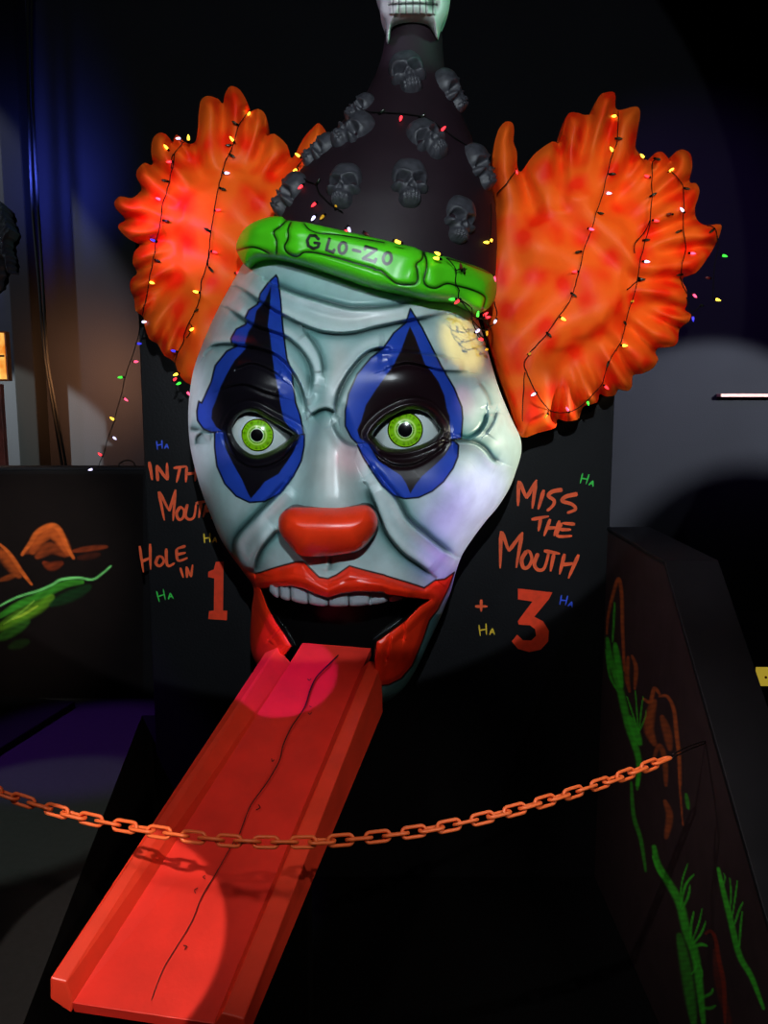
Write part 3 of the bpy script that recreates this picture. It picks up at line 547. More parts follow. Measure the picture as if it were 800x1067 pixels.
# eyeballs
def eyeball(ey, ic, rpx, ppx):
    e = np.array(ey); cx, cy = (e.min(0) + e.max(0)) / 2; hw = (e[:, 0].max() - e[:, 0].min()) / 2
    base = float(domeY(np.array([cx]), np.array([cy]))[0]) + .05; r = hw / FPX * base * 1.12
    c = P(cx, cy, base + r - .012); V = []; Fc = []; nu, nv = 48, 28
    for j in range(nv + 1):
        for i in range(nu):
            th = PI * j / nv; ph = 2 * PI * i / nu; V.append(c + Vector((math.sin(th) * math.cos(ph), -math.cos(th), math.sin(th) * math.sin(ph))) * r)
    Fc = [(j * nu + i, j * nu + (i + 1) % nu, (j + 1) * nu + (i + 1) % nu, (j + 1) * nu + i) for j in range(nv) for i in range(nu)]
    o = link('eyeball', V, Fc, M_eye, clown)
    # direction towards the iris centre, on the sphere
    dr = Vector([float(v) for v in ray(*ic)]).normalized(); oc = Vector((0, 0, H)) - c; bq = oc.dot(dr); t = -bq - math.sqrt(max(0, bq * bq - oc.dot(oc) + r * r)); ip = Vector((0, 0, H)) + dr * t
    n = (ip - c).normalized(); xa = Vector((1, 0, 0)); xa = (xa - n * xa.dot(n)).normalized(); ya = n.cross(xa)
    def cap(name, rad, off, m, par, col=False, nr=22, na=120, r0=0.0):
        V = []; Cc_ = []; Fc = []
        for j in range(nr + 1):
            q = (r0 + (1 - r0) * j / nr) * rad; al = math.asin(min(.99, q / r))
            for i in range(na):
                ph = 2 * PI * i / na; dv = n * math.cos(al) + (xa * math.cos(ph) + ya * math.sin(ph)) * math.sin(al); V.append(c + dv * (r + off))
                f = j / nr; k = 0.5 + .5 * math.sin(ph * 17 + 2 * math.sin(ph * 5)); g = np.array(lin((150, 214, 20)))
                if f > .95: g = lin((10, 14, 6))
                elif f > .87: g = lin((150, 214, 20))
                elif f > .60: g = lin((130, 200, 16)) * (1 - .75 * (k ** 3) * ((f - .6) / .3))
                elif f > .52: g = lin((190, 230, 110))
                elif f > .44: g = lin((120, 190, 30)) * (.5 + .5 * k)
                else: g = lin((210, 235, 190)) if f > .40 else lin((8, 10, 8))
                Cc_.append(g)
        Fc = [(j * na + i, j * na + (i + 1) % na, (j + 1) * na + (i + 1) % na, (j + 1) * na + i) for j in range(nr) for i in range(na)]
        return link(name, V, Fc, m, par, True, np.array(Cc_) if col else None)
    pw = base / FPX
    ir = cap('iris', rpx * pw, .002, M_iris, o, True); cap('pupil', ppx * pw, .0035, M_black, o, nr=6, na=40)
eyeball(EL, B((388, 268))[0], 16.6, 6.2); eyeball(ER, D((460, 240))[0], 18.2, 7.2)
# hair tufts
def tuft(outline, notches, cen, Yc, name='hair_tuft', inn=.5):
    out = smoothline(outline, 3, True)
    lines = [smoothline([n, ((n[0] * .7 + cen[0] * .3) + random.uniform(-3, 3), n[1] * .7 + cen[1] * .3 + random.uniform(-4, 4)), (n[0] + (cen[0] - n[0]) * inn, n[1] + (cen[1] - n[1]) * inn)], 5) for n in notches]
    def hf(x, y, d):
        h = .085 * (1 - np.clip(1 - d / 13, 0, 1) ** 2) ** .5 + .065 * (1 - np.exp(-d / 30))
        for ln in lines:
            dd, _, t, _, _ = linedist(x, y, ln, 34); wv = 5.5 + 6 * t
            h -= (.105 * (1 - t) ** .6) * np.exp(-(dd / wv) ** 2)
        h += .034 * np.sin(x / 17 + 1.3 * np.sin(y / 27)) * np.sin(y / 19 + 1.1 * np.sin(x / 29)) * sstep(8, 40, d)
        return Yc - h
    return hf, relief(name, out, 1.0, hf, at, M_hair, clown, back=Yc + .12, maxd=60, shrink=.03, smooth_it=14)
HL = Q((290, 1010), (260, 985), (240, 940), (210, 920), (190, 885), (165, 870), (150, 830), (145, 800), (122, 782), (118, 748), (105, 715), (108, 685), (127, 665), (113, 635), (118, 600), (135, 578), (100, 560), (70, 530), (72, 513), (90, 500), (62, 468), (57, 445), (75, 428), (110, 434), (135, 415), (140, 400), (125, 370), (128, 345), (150, 325), (175, 332), (170, 290), (175, 250), (195, 232), (220, 240), (234, 268), (245, 240), (258, 243), (275, 262), (300, 265), (312, 240), (318, 160), (325, 130), (345, 118), (378, 128), (392, 145), (397, 115), (415, 88), (445, 100), (468, 140), (471, 168), (500, 158), (525, 180), (525, 240), (550, 235), (590, 270), (605, 312), (640, 250), (670, 215), (690, 203), (712, 235), (700, 270), (660, 400), (640, 640), (500, 780), (420, 900), (330, 1010))
NL = Q((240, 940), (192, 888), (146, 802), (118, 750), (125, 665), (135, 578), (88, 502), (138, 408), (175, 332), (235, 268), (300, 265), (390, 142), (471, 168), (525, 240), (605, 312))
hfL, _ = tuft(HL, NL, Q((400, 540))[0], 3.66)
HR = R((118, 1002), (100, 965), (85, 920), (60, 850), (38, 780), (22, 720), (5, 620), (14, 540), (28, 470), (38, 400), (46, 350), (35, 300), (35, 250), (38, 200), (50, 150), (70, 125), (90, 128), (95, 150), (93, 180), (103, 210), (104, 250), (116, 262), (150, 215), (200, 180), (222, 182), (240, 110), (262, 98), (305, 105), (330, 55), (350, 43), (375, 45), (377, 85), (392, 92), (430, 82), (445, 95), (440, 140), (432, 195), (450, 220), (475, 235), (483, 215), (505, 208), (522, 225), (530, 237), (545, 208), (565, 202), (585, 215), (590, 250), (582, 292), (600, 295), (610, 315), (605, 340), (597, 365), (602, 395), (625, 412), (668, 410), (668, 432), (655, 465), (628, 510), (600, 545), (572, 553), (562, 568), (574, 592), (575, 630), (570, 648), (586, 660), (580, 680), (554, 702), (550, 735), (535, 750), (500, 752), (487, 766), (495, 785), (480, 810), (450, 825), (425, 830), (422, 860), (410, 873), (385, 868), (375, 885), (350, 888), (333, 880), (325, 905), (290, 915), (280, 935), (272, 952), (240, 958), (214, 952), (210, 975), (160, 990))
NR = R((110, 262), (222, 184), (305, 107), (378, 90), (436, 205), (475, 235), (530, 237), (583, 292), (600, 390), (566, 562), (570, 650), (553, 702), (488, 764), (427, 828), (378, 880), (334, 882), (280, 935), (214, 950), (640, 470))
hfR, _ = tuft(HR, NR, R((215, 560))[0], 3.66, inn=.5)
# cone hat
HATT = [(28, 404, 457), (42, 403, 459), (58, 400, 459.5), (75, 395, 461), (101, 383, 470), (130, 359, 481), (153, 341, 490), (177, 320, 501), (201, 303, 508), (224, 291, 512), (257, 283, 513), (290, 281, 512)]
ht = np.array(HATT, float); YH = 3.5
_hy = np.arange(26., 296.); ht = np.stack([_hy] + [np.convolve(np.pad(np.interp(_hy, ht[:, 0], ht[:, k]), 12, 'edge'), np.hanning(25) / np.hanning(25).sum(), 'valid') for k in (1, 2)], 1)
def hatring(py): return np.interp(py, ht[:, 0], ht[:, 1]), np.interp(py, ht[:, 0], ht[:, 2])
V = []; Fc = []; ns = 72; rows = np.linspace(28, 290, 60)
for py in rows:
    l, r = hatring(py); c = P((l + r) / 2, py, YH); rr = (r - l) / 2 / FPX * YH
    for k in range(ns):
        an = 2 * PI * k / ns; V.append((c.x + rr * math.cos(an), c.y - rr * .8 * math.sin(an), c.z))
Fc = [(j * ns + (k + 1) % ns, j * ns + k, (j + 1) * ns + k, (j + 1) * ns + (k + 1) % ns) for j in range(len(rows) - 1) for k in range(ns)] + [tuple(range(ns))]
hat = link('cone_hat', V, Fc, M_hat, clown)
from mathutils.bvhtree import BVHTree
hat_tree = BVHTree.FromPolygons([Vector(v) for v in V], Fc)
def hatpoint(px, py, off=0.0):
    """the point of the cone that is seen at a pixel, and its normal; beside the cone, the nearest point of its rim"""
    o = Vector((0, 0, H)); dr = Vector([float(v) for v in ray(px, py)]).normalized(); hit = hat_tree.ray_cast(o, dr)
    if hit[0] is None:
        l, r = hatring(py); m = (l + r) / 2
        for f in np.linspace(.99, .8, 20):
            dr = Vector([float(v) for v in ray(m + (px - m) / abs(px - m) * (r - l) / 2 * f, py)]).normalized(); hit = hat_tree.ray_cast(o, dr)
            if hit[0] is not None: break
    p, n = hit[0], hit[1]
    if n.dot(dr) > 0: n = -n
    return p + n * off, n
SK = [(-.3, .62), (-.12, .68), (.12, .68), (.3, .62), (.45, .42), (.5, .15), (.45, -.03), (.52, -.13), (.45, -.27), (.3, -.3), (.31, -.5), (.2, -.66), (0, -.7), (-.2, -.66), (-.31, -.5), (-.3, -.3), (-.45, -.27), (-.52, -.13), (-.45, -.03), (-.5, .15), (-.45, .42)]
def skullh(x, y, d):
    h = .36 * (1 - np.clip(1 - d / .42, 0, 1) ** 2) ** .5
    for s in (-1, 1):
        u = (x - s * .23) * math.cos(.35) + (y - .03) * s * math.sin(.35); v = -(x - s * .23) * s * math.sin(.35) * -1 + (y - .03) * math.cos(.35)
        h -= .34 * np.exp(-((u / .15) ** 4 + ((y - .02 - s * .25 * (x - s * .23)) / .115) ** 4)); h += .05 * np.exp(-(((x - s * .24) / .2) ** 2 + ((y - .19 - s * .3 * (x - s * .24)) / .05) ** 2))
        h += .06 * gsn(x, y, s * .38, -.17, .12, .07)
    h -= .14 * np.exp(-((x / (.06 + .25 * np.clip(-.1 - y, 0, .15))) ** 4 + ((y + .17) / .08) ** 4))
    tz = sstep(-.62, -.58, y) * (1 - sstep(-.36, -.32, y)) * (np.abs(x) < .25)
    h += .05 * tz; h -= .06 * tz * (np.abs(np.sin(x * math.pi / .09)) < .35) + .07 * np.exp(-((y + .47) / .014) ** 2) * (np.abs(x) < .27)
    return h
def gsn(x, y, cx, cy, sx, sy): return np.exp(-((x - cx) / sx) ** 2 - ((y - cy) / sy) ** 2)
SK = smoothline(SK, 3, True)
def skull_mesh(name, size, M, m, parent, step=.03):
    def mp(x, y, h):
        P_ = np.stack([x * size, -h * size, y * size, np.ones_like(x)], 1) @ np.array(M).T; return P_[:, 0], P_[:, 1], P_[:, 2]
    x, y, d, q, be = grid(SK, step, .5); h = skullh(x, y, d); V = np.stack(mp(x, y, h), 1); n = len(V)
    bv = np.unique(be); rm = np.full(n, -1); rm[bv] = np.arange(len(bv)); W = np.stack(mp(x[bv], y[bv], h[bv] - .12), 1)
    f2 = np.stack([be[:, 1], be[:, 0], n + rm[be[:, 0]], n + rm[be[:, 1]]], 1)
    return link(name, np.concatenate([V, W]), np.concatenate([q, f2]), m, parent, True)
for (px, py), w_, rot in ((S3((445, 235))[0], 36, -14), (S3((584, 292))[0], 34, -20), (S3((510, 447))[0], 36, -32), (S3((268, 420))[0], 36, 45), (S3((272, 345))[0], 26, 30), (S3((242, 595))[0], 36, 3), (S3((452, 586))[0], 38, 2), (S3((612, 705))[0], 36, 12), (S3((676, 535))[0], 36, -12), (S3((165, 482))[0], 32, 38), (S3((66, 622))[0], 36, 28)):
    p, n = hatpoint(px, py, -.004); up = Vector((0, 0, 1)); up = (up - n * up.dot(n)).normalized(); rt = up.cross(n) * 1.0
    if rt.x < 0 and abs(n.x) < .9: rt = -rt
    Rm = Matrix((rt, -n, up)).transposed().to_4x4(); M = Matrix.Translation(p) @ Rm @ Matrix.Rotation(math.radians(rot), 4, 'Y')
    skull_mesh('skull_ornament', w_ / FPX * p.y * .96, M, M_orn, hat)
# white skull on the tip
TOPO = smoothline(J((60, -330), (200, -420), (480, -420), (620, -330), (650, -180), (600, -60), (590, 40), (572, 112), (528, 205), (510, 275), (490, 262), (472, 225), (430, 175), (330, 160), (230, 172), (185, 205), (165, 300), (150, 270), (148, 170), (110, 95), (100, 0), (60, -120)), 3, True)
def toph(x, y, d):
    h = .15 * (1 - np.clip(1 - d / 26, 0, 1) ** 2) ** .5
    u = (x - 430); tz = sstep(-14, -12, y) * (1 - sstep(14, 16, y - .004 * u * u * 0)) * (np.abs(u) < 24)
    h += .02 * tz - .018 * tz * (np.abs(np.sin(u * math.pi / 7.0)) < .25) - .02 * np.exp(-((y - 4 - .002 * u * u) / 1.2) ** 2) * (np.abs(u) < 26)
    h -= .05 * gs(x, y, 452, 2, 6, 10) + .05 * gs(x, y, 402, 2, 6, 10) * .6 + .08 * gs(x, y, 412, -38, 9, 9) + .08 * gs(x, y, 450, -38, 9, 9) + .05 * gs(x, y, 431, -22, 4, 5)
    return 3.44 - h
def topc(x, y, d):
    c = np.repeat(lin((205, 205, 200))[None, :], len(x), 0); u = x - 430; tz = sstep(-13, -12, y) * (1 - sstep(13, 15, y)) * (np.abs(u) < 25)
    c = blend(c, .9 * tz * (np.abs(np.sin(u * math.pi / 7.0)) < .18), (20, 18, 20)); c = blend(c, .9 * np.exp(-((y - 4 - .002 * u * u) / .9) ** 2) * (np.abs(u) < 26), (15, 14, 16)); c = blend(c, .85 * gs(x, y, 450, 2, 5, 9), (16, 16, 18)); return c
relief('skull_topper', TOPO, .8, toph, at, M_top, clown, back=3.62, colfun=topc, maxd=30, shrink=.12)
# green bone band
BAND = smoothline(HH((30, 220), (40, 170), (80, 110), (150, 70), (220, 52), (270, 55), (295, 72), (400, 85), (600, 130), (800, 175)) + I((130, 180), (220, 200), (270, 222), (350, 240), (440, 265), (600, 320), (660, 360), (680, 400), (672, 480), (640, 535), (590, 550), (520, 520), (440, 490), (300, 480), (150, 445), (0, 415)) + HH((560, 350), (400, 300), (240, 262), (130, 265), (80, 305), (50, 270)), 3, True)
BL = [HH((35, 230), (100, 213), (150, 220), (200, 245)), HH((295, 72), (260, 105), (225, 135), (240, 180), (240, 245)), HH((315, 85), (300, 120), (300, 170), (282, 210), (300, 245), (345, 262), (385, 240), (450, 243), (560, 270), (680, 305), (750, 325)) + I((0, 325), (40, 335), (80, 370), (110, 395), (150, 408), (215, 408), (240, 385), (238, 330), (232, 295), (265, 265), (270, 225)),
      HH((385, 90), (410, 120), (460, 140), (560, 148), (800, 188)), I((275, 225), (290, 280), (288, 330), (275, 380), (290, 415), (340, 428), (400, 403), (460, 415), (550, 440), (600, 465), (615, 490), (600, 545)), I((400, 262), (500, 290), (640, 345))]
BL = [smoothline(b, 4) for b in BL]
LET = [HH((458, 170), (442, 153), (414, 153), (400, 178), (406, 206), (432, 221), (456, 212), (462, 193), (440, 190)), HH((516, 170), (500, 226), (500, 228), (535, 240), (540, 228)), HH((640, 227), (675, 236)),
       HH((700, 222), (705, 210)), HH((705, 210), (760, 226)), HH((760, 226), (692, 272)), HH((692, 272), (752, 288)), HH((752, 288), (757, 276))]
def ell(cx, cy, rx, ry, rot): return [(cx + rx * math.cos(t) * math.cos(rot) - ry * math.sin(t) * math.sin(rot), cy + rx * math.cos(t) * math.sin(rot) + ry * math.sin(t) * math.cos(rot)) for t in np.linspace(0, 2 * PI, 20)]
LET += [ell(240 + 585 / 5, 215 + 217 / 5, 3.9, 5.8, .15), ell(390 + 72 / 5.333, 220 + 262 / 5.333, 4.2, 5.9, .15)]
def bandY(x, y, d):
    u = np.clip(np.abs(x - 381) / 140, 0, 1); base = 3.40 - .40 * (1 - u ** 2.4) ** .55
    h = .065 * (1 - np.clip(1 - d / 13, 0, 1) ** 2) ** .5
    for b in BL[:5]: dd = linedist(x, y, b, 8)[0]; h -= .010 * np.exp(-(dd / 1.8) ** 2)
    for (cx, cy, s) in ((265, 240, 10), (264, 262, 8), (307, 245, 9), (308, 262, 8), (430, 280, 9), (426, 291, 9), (450, 280, 9), (452, 293, 9), (505, 300, 10)): h += .014 * gs(x, y, cx, cy, s, s)
    return base - h
def bandC(x, y, d):
    c = np.repeat(lin((84, 218, 28))[None, :], len(x), 0)
    for k, b in enumerate(BL): dd = linedist(x, y, b, 6)[0]; c = blend(c, .35 * np.exp(-(dd / 3) ** 2), (30, 110, 10)); c = blend(c, 1 - sstep(.35 if k in (3, 5) else .55, 1.1 if k in (3, 5) else 1.35, dd), (6, 12, 4))
    for b in LET: dd = linedist(x, y, b, 6)[0]; c = blend(c, 1 - sstep(1.35, 2.0, dd), (5, 9, 4))
    return c
relief('hat_band', BAND, .6, bandY, at, M_band, clown, back=3.46, colfun=bandC, maxd=16, shrink=.02)

# ------------------------------------------------------------------ tongue ramp
rampo = thing('tongue_ramp', 'long red sloping tongue-shaped ramp coming out of the clown mouth', 'ramp', (P(150, 1060, 1.95).x, 1.95, 0))
YN, YF, YI = 1.93, 3.12, 3.34
def sec(pts, Y): return [P(x, y, Yv if Yv else Y) for x, y, Yv in pts]
nL = [(52, 1041, 0), (52, 1019, 0), (69, 1023, 0), (76, 1045, 0), (74, 1056, 0)]; fL = [(275, 700, 0), (276, 680, 0), (289, 674, 0), (303, 690, 0), (303, 706, 0)]
nR = [(222, 1067, 0), (231, 1056, 0), (254, 1062, 0), (257, 1085, 0), (225, 1092, 0)]; fR = [(376, 696, 0), (385, 688, 0), (397, 691, 0), (399, 742, 0), (379, 745, 0)]
prism('side_rail', sec(nL, YN), sec(fL, YF), M_rail, rampo, .004)
prism('side_rail', sec(nR, YN - .05), sec(fR, YF), M_rail, rampo, .004)
dl, dr_ = P(75, 1045, YN), P(223, 1067, YN - .05); fl, fr = P(302, 690, YF), P(378, 696, YF)
il = fl + (fl - dl) * .09; ir_ = fr + (fr - dr_) * .09; th = Vector((0, .01, -.035))
prism('deck', [dl, dr_, dr_ + th, dl + th], [il, ir_, ir_ + th, il + th], M_deck, rampo, .002)
# dark trestle that carries the ramp
for t in (.06, .55):
    a = dl.lerp(fl, t) + Vector((.02, 0, -.04)); b = dr_.lerp(fr, t) + Vector((-.02, 0, -.04))
    prism('support', [a, b, Vector((b.x, b.y, ZF)), Vector((a.x, a.y, ZF))], [v + Vector((.012, .05, 0)) for v in (a + Vector((0, 0, .01)), b + Vector((0, 0, .01)), Vector((b.x, b.y, ZF)), Vector((a.x, a.y, ZF)))], M_pit, rampo, .002)
nrm = (dr_ - dl).cross(fl - dl).normalized()
if nrm.z < 0: nrm = -nrm
def ondeck(x, y, k=0): return Vector([float(v) for v in onplane(x, y, dl + nrm * (.0025 + .0002 * k), nrm)])
def X6(*p): return cr(200, 640, 3.077, p)
def X4(*p): return cr(0, 780, 2, p)
ribbon('painted_line', [(X6((470, 130), (440, 160), (400, 200), (380, 240), (360, 300), (320, 360), (292, 420), (280, 470), (240, 540), (190, 610), (165, 670), (140, 740)) + X4((490, 190), (450, 260), (420, 310), (400, 360), (370, 410), (340, 460), (315, 525)), 1.5, .8),
    (X6((370, 207), (376, 212), (382, 206)), .8), (X6((372, 316), (378, 321), (384, 314)), .8), (X6((376, 294), (383, 298)), .8), (X6((255, 462), (257, 472), (264, 466)), .9), (X6((205, 628), (218, 620), (212, 610)), 1.0), (X4((428, 264), (423, 268), (428, 272)), .8), (X4((412, 290), (405, 295), (408, 302)), .8), (X4((382, 410), (389, 412), (384, 419)), .9)], M_line, rampo, ondeck)

# ------------------------------------------------------------------ chain across the front
ch = thing('barrier_chain', 'orange plastic barrier chain sagging across the front of the ramp', 'chain', P(0, 826, 2.2))
cpx = [(-70, 800), (0, 826), (60, 845), (120, 859), (200, 872), (260, 877), (330, 877), (400, 871), (470, 860), (540, 843), (600, 825), (650, 808), (703, 787)]
cyv = [2.12, 2.1, 2.08, 2.06, 2.02, 2.0, 2.0, 2.02, 2.06, 2.12, 2.2, 2.28, 2.38]
c3 = [P(x, y, v) for (x, y), v in zip(cpx, cyv)]; s3 = [Vector(v) for v in smoothline(c3, 20)]
acc = [0]
for i in range(1, len(s3)): acc.append(acc[-1] + (s3[i] - s3[i - 1]).length)
def along(s):
    i = max(1, min(len(s3) - 1, int(np.searchsorted(acc, s)))); t = (s - acc[i - 1]) / max(1e-6, acc[i] - acc[i - 1]); return s3[i - 1].lerp(s3[i], t)
pitch = .049; wr = .0049; hl, hw = .0205, .0128
lp = [(hl + hw * math.cos(t), hw * math.sin(t)) for t in np.linspace(-PI / 2, PI / 2, 9)] + [(-hl + hw * math.cos(t), hw * math.sin(t)) for t in np.linspace(PI / 2, 3 * PI / 2, 9)]
V = []; Fc = []; nn = len(lp)
for i, (x, z) in enumerate(lp):
    xa, za = lp[i - 1]; xb, zb = lp[(i + 1) % nn]; t = Vector((xb - xa, 0, zb - za)).normalized(); nv = Vector((t.z, 0, -t.x))
    for k in range(8): an = 2 * PI * k / 8; V.append(Vector((x, 0, z)) + nv * math.cos(an) * wr + Vector((0, 1, 0)) * math.sin(an) * wr)
Fc = [(i * 8 + k, i * 8 + (k + 1) % 8, ((i + 1) % nn) * 8 + (k + 1) % 8, ((i + 1) % nn) * 8 + k) for i in range(nn) for k in range(8)]
proto = None; nlinks = int((acc[-1]) / pitch)
for i in range(nlinks):
    s = (i + .5) * pitch; p = along(s); t = (along(s + .02) - along(s - .02)).normalized(); q = t.to_track_quat('X', 'Z').to_matrix().to_4x4()
    o = link('chain_link', V, Fc, M_chain) if proto is None else proto.copy()
    if proto is None: proto = o
    else: C.objects.link(o)
    o.parent = ch; o.matrix_world = Matrix.Translation(p) @ q @ Matrix.Rotation(math.radians((-25 if i % 2 else 65) + random.uniform(-14, 14)), 4, 'X')
    o.matrix_parent_inverse = Matrix.Translation(ch.location).inverted(); o.matrix_basis = Matrix.Translation(p) @ q @ Matrix.Rotation(math.radians((-25 if i % 2 else 65) + random.uniform(-14, 14)), 4, 'X')
hp = onright(735, 772); e = along(acc[-1] - .01)
tube('hook_rod', [e + Vector((0, 0, .006)), e.lerp(hp, .5) + Vector((0, 0, .008)), hp], .0022, M_steel, ch)
tube('hook_rod', [e + Vector((0, 0, -.006)), e.lerp(hp, .5) + Vector((0, 0, -.004)), hp + Vector((0, 0, -.008))], .0022, M_steel, ch)

# ------------------------------------------------------------------ coloured light strings
def glow(name, c, s): return mat(name, c, .3, emit=c, es=s)
BM = {'y': glow('bulb_yellow', (255, 205, 60), 3.2), 'r': glow('bulb_red', (255, 50, 60), 2.2), 'p': glow('bulb_pink', (255, 80, 120), 2.0), 'w': glow('bulb_white', (215, 210, 255), 1.8), 'b': glow('bulb_blue', (60, 60, 230), 1.0),
      'g': glow('bulb_green', (60, 220, 60), 1.6), 'd': glow('bulb_amber', (190, 140, 30), .6), 'k': mat('bulb_unlit', (26, 36, 26), .3), 'm': mat('bulb_unlit_red', (90, 16, 20), .3)}
def bulbmesh(m, ln=.022, r=.0058):
    V = []; Fc = []; prof = [(0, .0042, 0), (.010, .0046, 0), (.010, r * .8, 1), (.016, r, 1), (.010 + ln * .7, r * .75, 1), (.010 + ln, r * .15, 1)]; n = 8
    for z, q, _ in prof:
        for k in range(n): an = 2 * PI * k / n; V.append((q * math.cos(an), q * math.sin(an), z))
    Fc = [(j * n + k, j * n + (k + 1) % n, (j + 1) * n + (k + 1) % n, (j + 1) * n + k) for j in range(len(prof) - 1) for k in range(n)] + [tuple(range(n))[::-1], tuple(range((len(prof) - 1) * n, len(prof) * n))]
    me = bpy.data.meshes.new('bulb'); me.from_pydata(V, [], Fc); me.materials.append(M_wire); me.materials.append(m)
    for i, p in enumerate(me.polygons): p.use_smooth = True; p.material_index = 0 if i < n or i == len(prof) * n - n else 1
    return me
BMS = {k: bulbmesh(m) for k, m in BM.items()}
def fixed(Y): return lambda x, y: Y
def hairY(hf, outl):
    out = smoothline(outl, 3, True); X_, Y_, D_ = DEP['hair_tuft', out[0]]
    def f(x, y):
        xa, ya = np.array([x]), np.array([y]); k = np.argmin((X_ - x) ** 2 + (Y_ - y) ** 2)
        return float(D_[k]) - .012 if inside(xa, ya, out)[0] else 3.60
    return f
hyL, hyR = hairY(hfL, HL), hairY(hfR, HR)
def hatY(x, y):
    l, r = hatring(y); return 3.45 if (x < l - 1 or x > r + 1) else hatpoint(x, y)[0].y - .014
def string(label, cables, bulbs, yf, group=None, yf2=None):
    p0 = P(*cables[0][0], yf(*cables[0][0])); t = thing('light_string', label, 'string lights', p0, 'coloured light strings draped over the clown head')
    for c in cables:
        s = smoothline(c, 3); s = [(x + random.uniform(-.5, .5), y) for x, y in s]
        pts = [P(x, y, (yf2 or yf)(x, y)) for x, y in s]
        # smooth the depths so that the wire bridges the hollows
        ys = np.array([p.y for p in pts]); ys = np.minimum(ys, np.convolve(np.pad(ys, 2, 'edge'), np.ones(5) / 5, 'valid')); pts = [P(x, y, v) for (x, y), v in zip(s, ys)]
        tube('wire', pts, .0021, M_wire, t, 2, 5)
    allp = [p for c in cables for p in smoothline(c, 6)]
    for x, y, k in bulbs:
        q = min(allp, key=lambda a: math.dist(a, (x, y))); dd = math.dist(q, (x, y)); Yb = yf(x, y) - .004; a = P(x, y, Yb)
        if dd > 1.5: dv = (P(x, y, Yb) - P(q[0], q[1], Yb)).normalized()
        else: dv = Vector((random.uniform(-1, 1), -.3, random.uniform(-.6, .6))).normalized()
        dv = (dv + Vector((0, -.3, random.uniform(-.15, .15)))).normalized()
        o = bpy.data.objects.new('bulb', BMS[k]); C.objects.link(o); o.parent = t; o.matrix_parent_inverse = Matrix.Translation(t.location).inverted()
        o.matrix_basis = Matrix.Translation(a - dv * .02) @ dv.to_track_quat('Z', 'Y').to_matrix().to_4x4()
    return t
def bl(f, *items): return [(*f((x, y))[0], k) for x, y, k in items]
string('light string down the outer side of the left orange tuft to the left low wall', [L((430, 365), (385, 425), (370, 510), (345, 620), (320, 700), (305, 800)) + M_((285, 100), (265, 215), (240, 340), (225, 430), (207, 510)) + W8((505, 560), (480, 640), (460, 700), (440, 790), (405, 900), (380, 980), (362, 1022)), L((375, 430), (365, 470), (368, 510)), L((460, 350), (430, 365), (400, 345))],
       bl(L, (335, 390, 'y'), (402, 343, 'w'), (460, 338, 'y'), (352, 473, 'r'), (325, 577, 'k'), (292, 678, 'p'), (600 / 1.0 - 260, 800, 'k')) + bl(M_, (262, 108, 'b'), (258, 345, 'y'), (292, 224, 'k'), (215, 562, 'w'), (188, 683, 'b'), (170, 783, 'p')) + bl(W8, (445, 687, 'g'), (467, 770, 'p'), (415, 840, 'y'), (425, 913, 'w'), (370, 972, 'r'), (335, 1029, 'w')),
       lambda x, y: hyL(x, y) if y < 330 else 3.62 + (y - 330) / 160 * .55)
string('light string running down the middle of the left orange tuft', [L((800, 190), (740, 270), (700, 400), (665, 470), (640, 560), (620, 640), (605, 740)) + M_((595, 0), (580, 120), (570, 200), (555, 270), (530, 350), (525, 420), (505, 490), (470, 550), (440, 620), (430, 680), (395, 740), (385, 800), (390, 870), (410, 910)), M_((580, 170), (568, 220), (572, 260)), M_((465, 570), (480, 600), (450, 650))],
       bl(L, (795, 205, 'y'), (700, 345, 'y'), (675, 535, 'w'), (627, 740, 'r'), (715, 255, 'k'), (705, 440, 'k'), (655, 625, 'k'), (680, 380, 'k')) + bl(M_, (608, 175, 'r'), (500, 395, 'y'), (480, 603, 'y'), (375, 723, 'b'), (388, 855, 'y'), (386, 880, 'r'), (405, 905, 'g'), (740, 290, 'r'), (590, 277, 'k'), (560, 48, 'k'), (508, 495, 'k'), (462, 962, 'p')), hyL)
string('light string wound around the dark cone hat from the left edge to the right', [S3((180, 440), (120, 500), (85, 547), (60, 590), (48, 640), (20, 690)), S3((85, 547), (120, 578), (150, 592), (165, 622), (200, 655), (238, 682)), S3((283, 345), (320, 358), (360, 360), (440, 365), (510, 380), (560, 415), (600, 445), (640, 470), (680, 505), (700, 560), (712, 640), (712, 700), (708, 775))],
       bl(S3, (283, 345, 'w'), (423, 380, 'r'), (560, 412, 'r'), (675, 522, 'y'), (713, 660, 'y'), (697, 777, 'y'), (712, 773, 'y'), (163, 452, 'y'), (83, 547, 'y'), (92, 497, 'y'), (101, 600, 'r'), (143, 657, 'r'), (142, 700, 'w'), (170, 697, 'd'), (217, 655, 'd'), (160, 578, 'k'), (258, 738, 'w'), (248, 746, 'r'), (413, 775, 'y'), (495, 370, 'k'), (365, 355, 'k'), (315, 752, 'm')), lambda x, y: hatY(x, min(y, 285)))
stA = N((722, 180), (716, 320), (690, 400), (665, 500), (640, 600), (605, 710), (575, 810), (540, 910)) + Pp((335, 40), (325, 75), (310, 115), (275, 165), (225, 235), (175, 290), (155, 330), (165, 370), (190, 420), (230, 480), (270, 500), (330, 490), (380, 450), (425, 400))
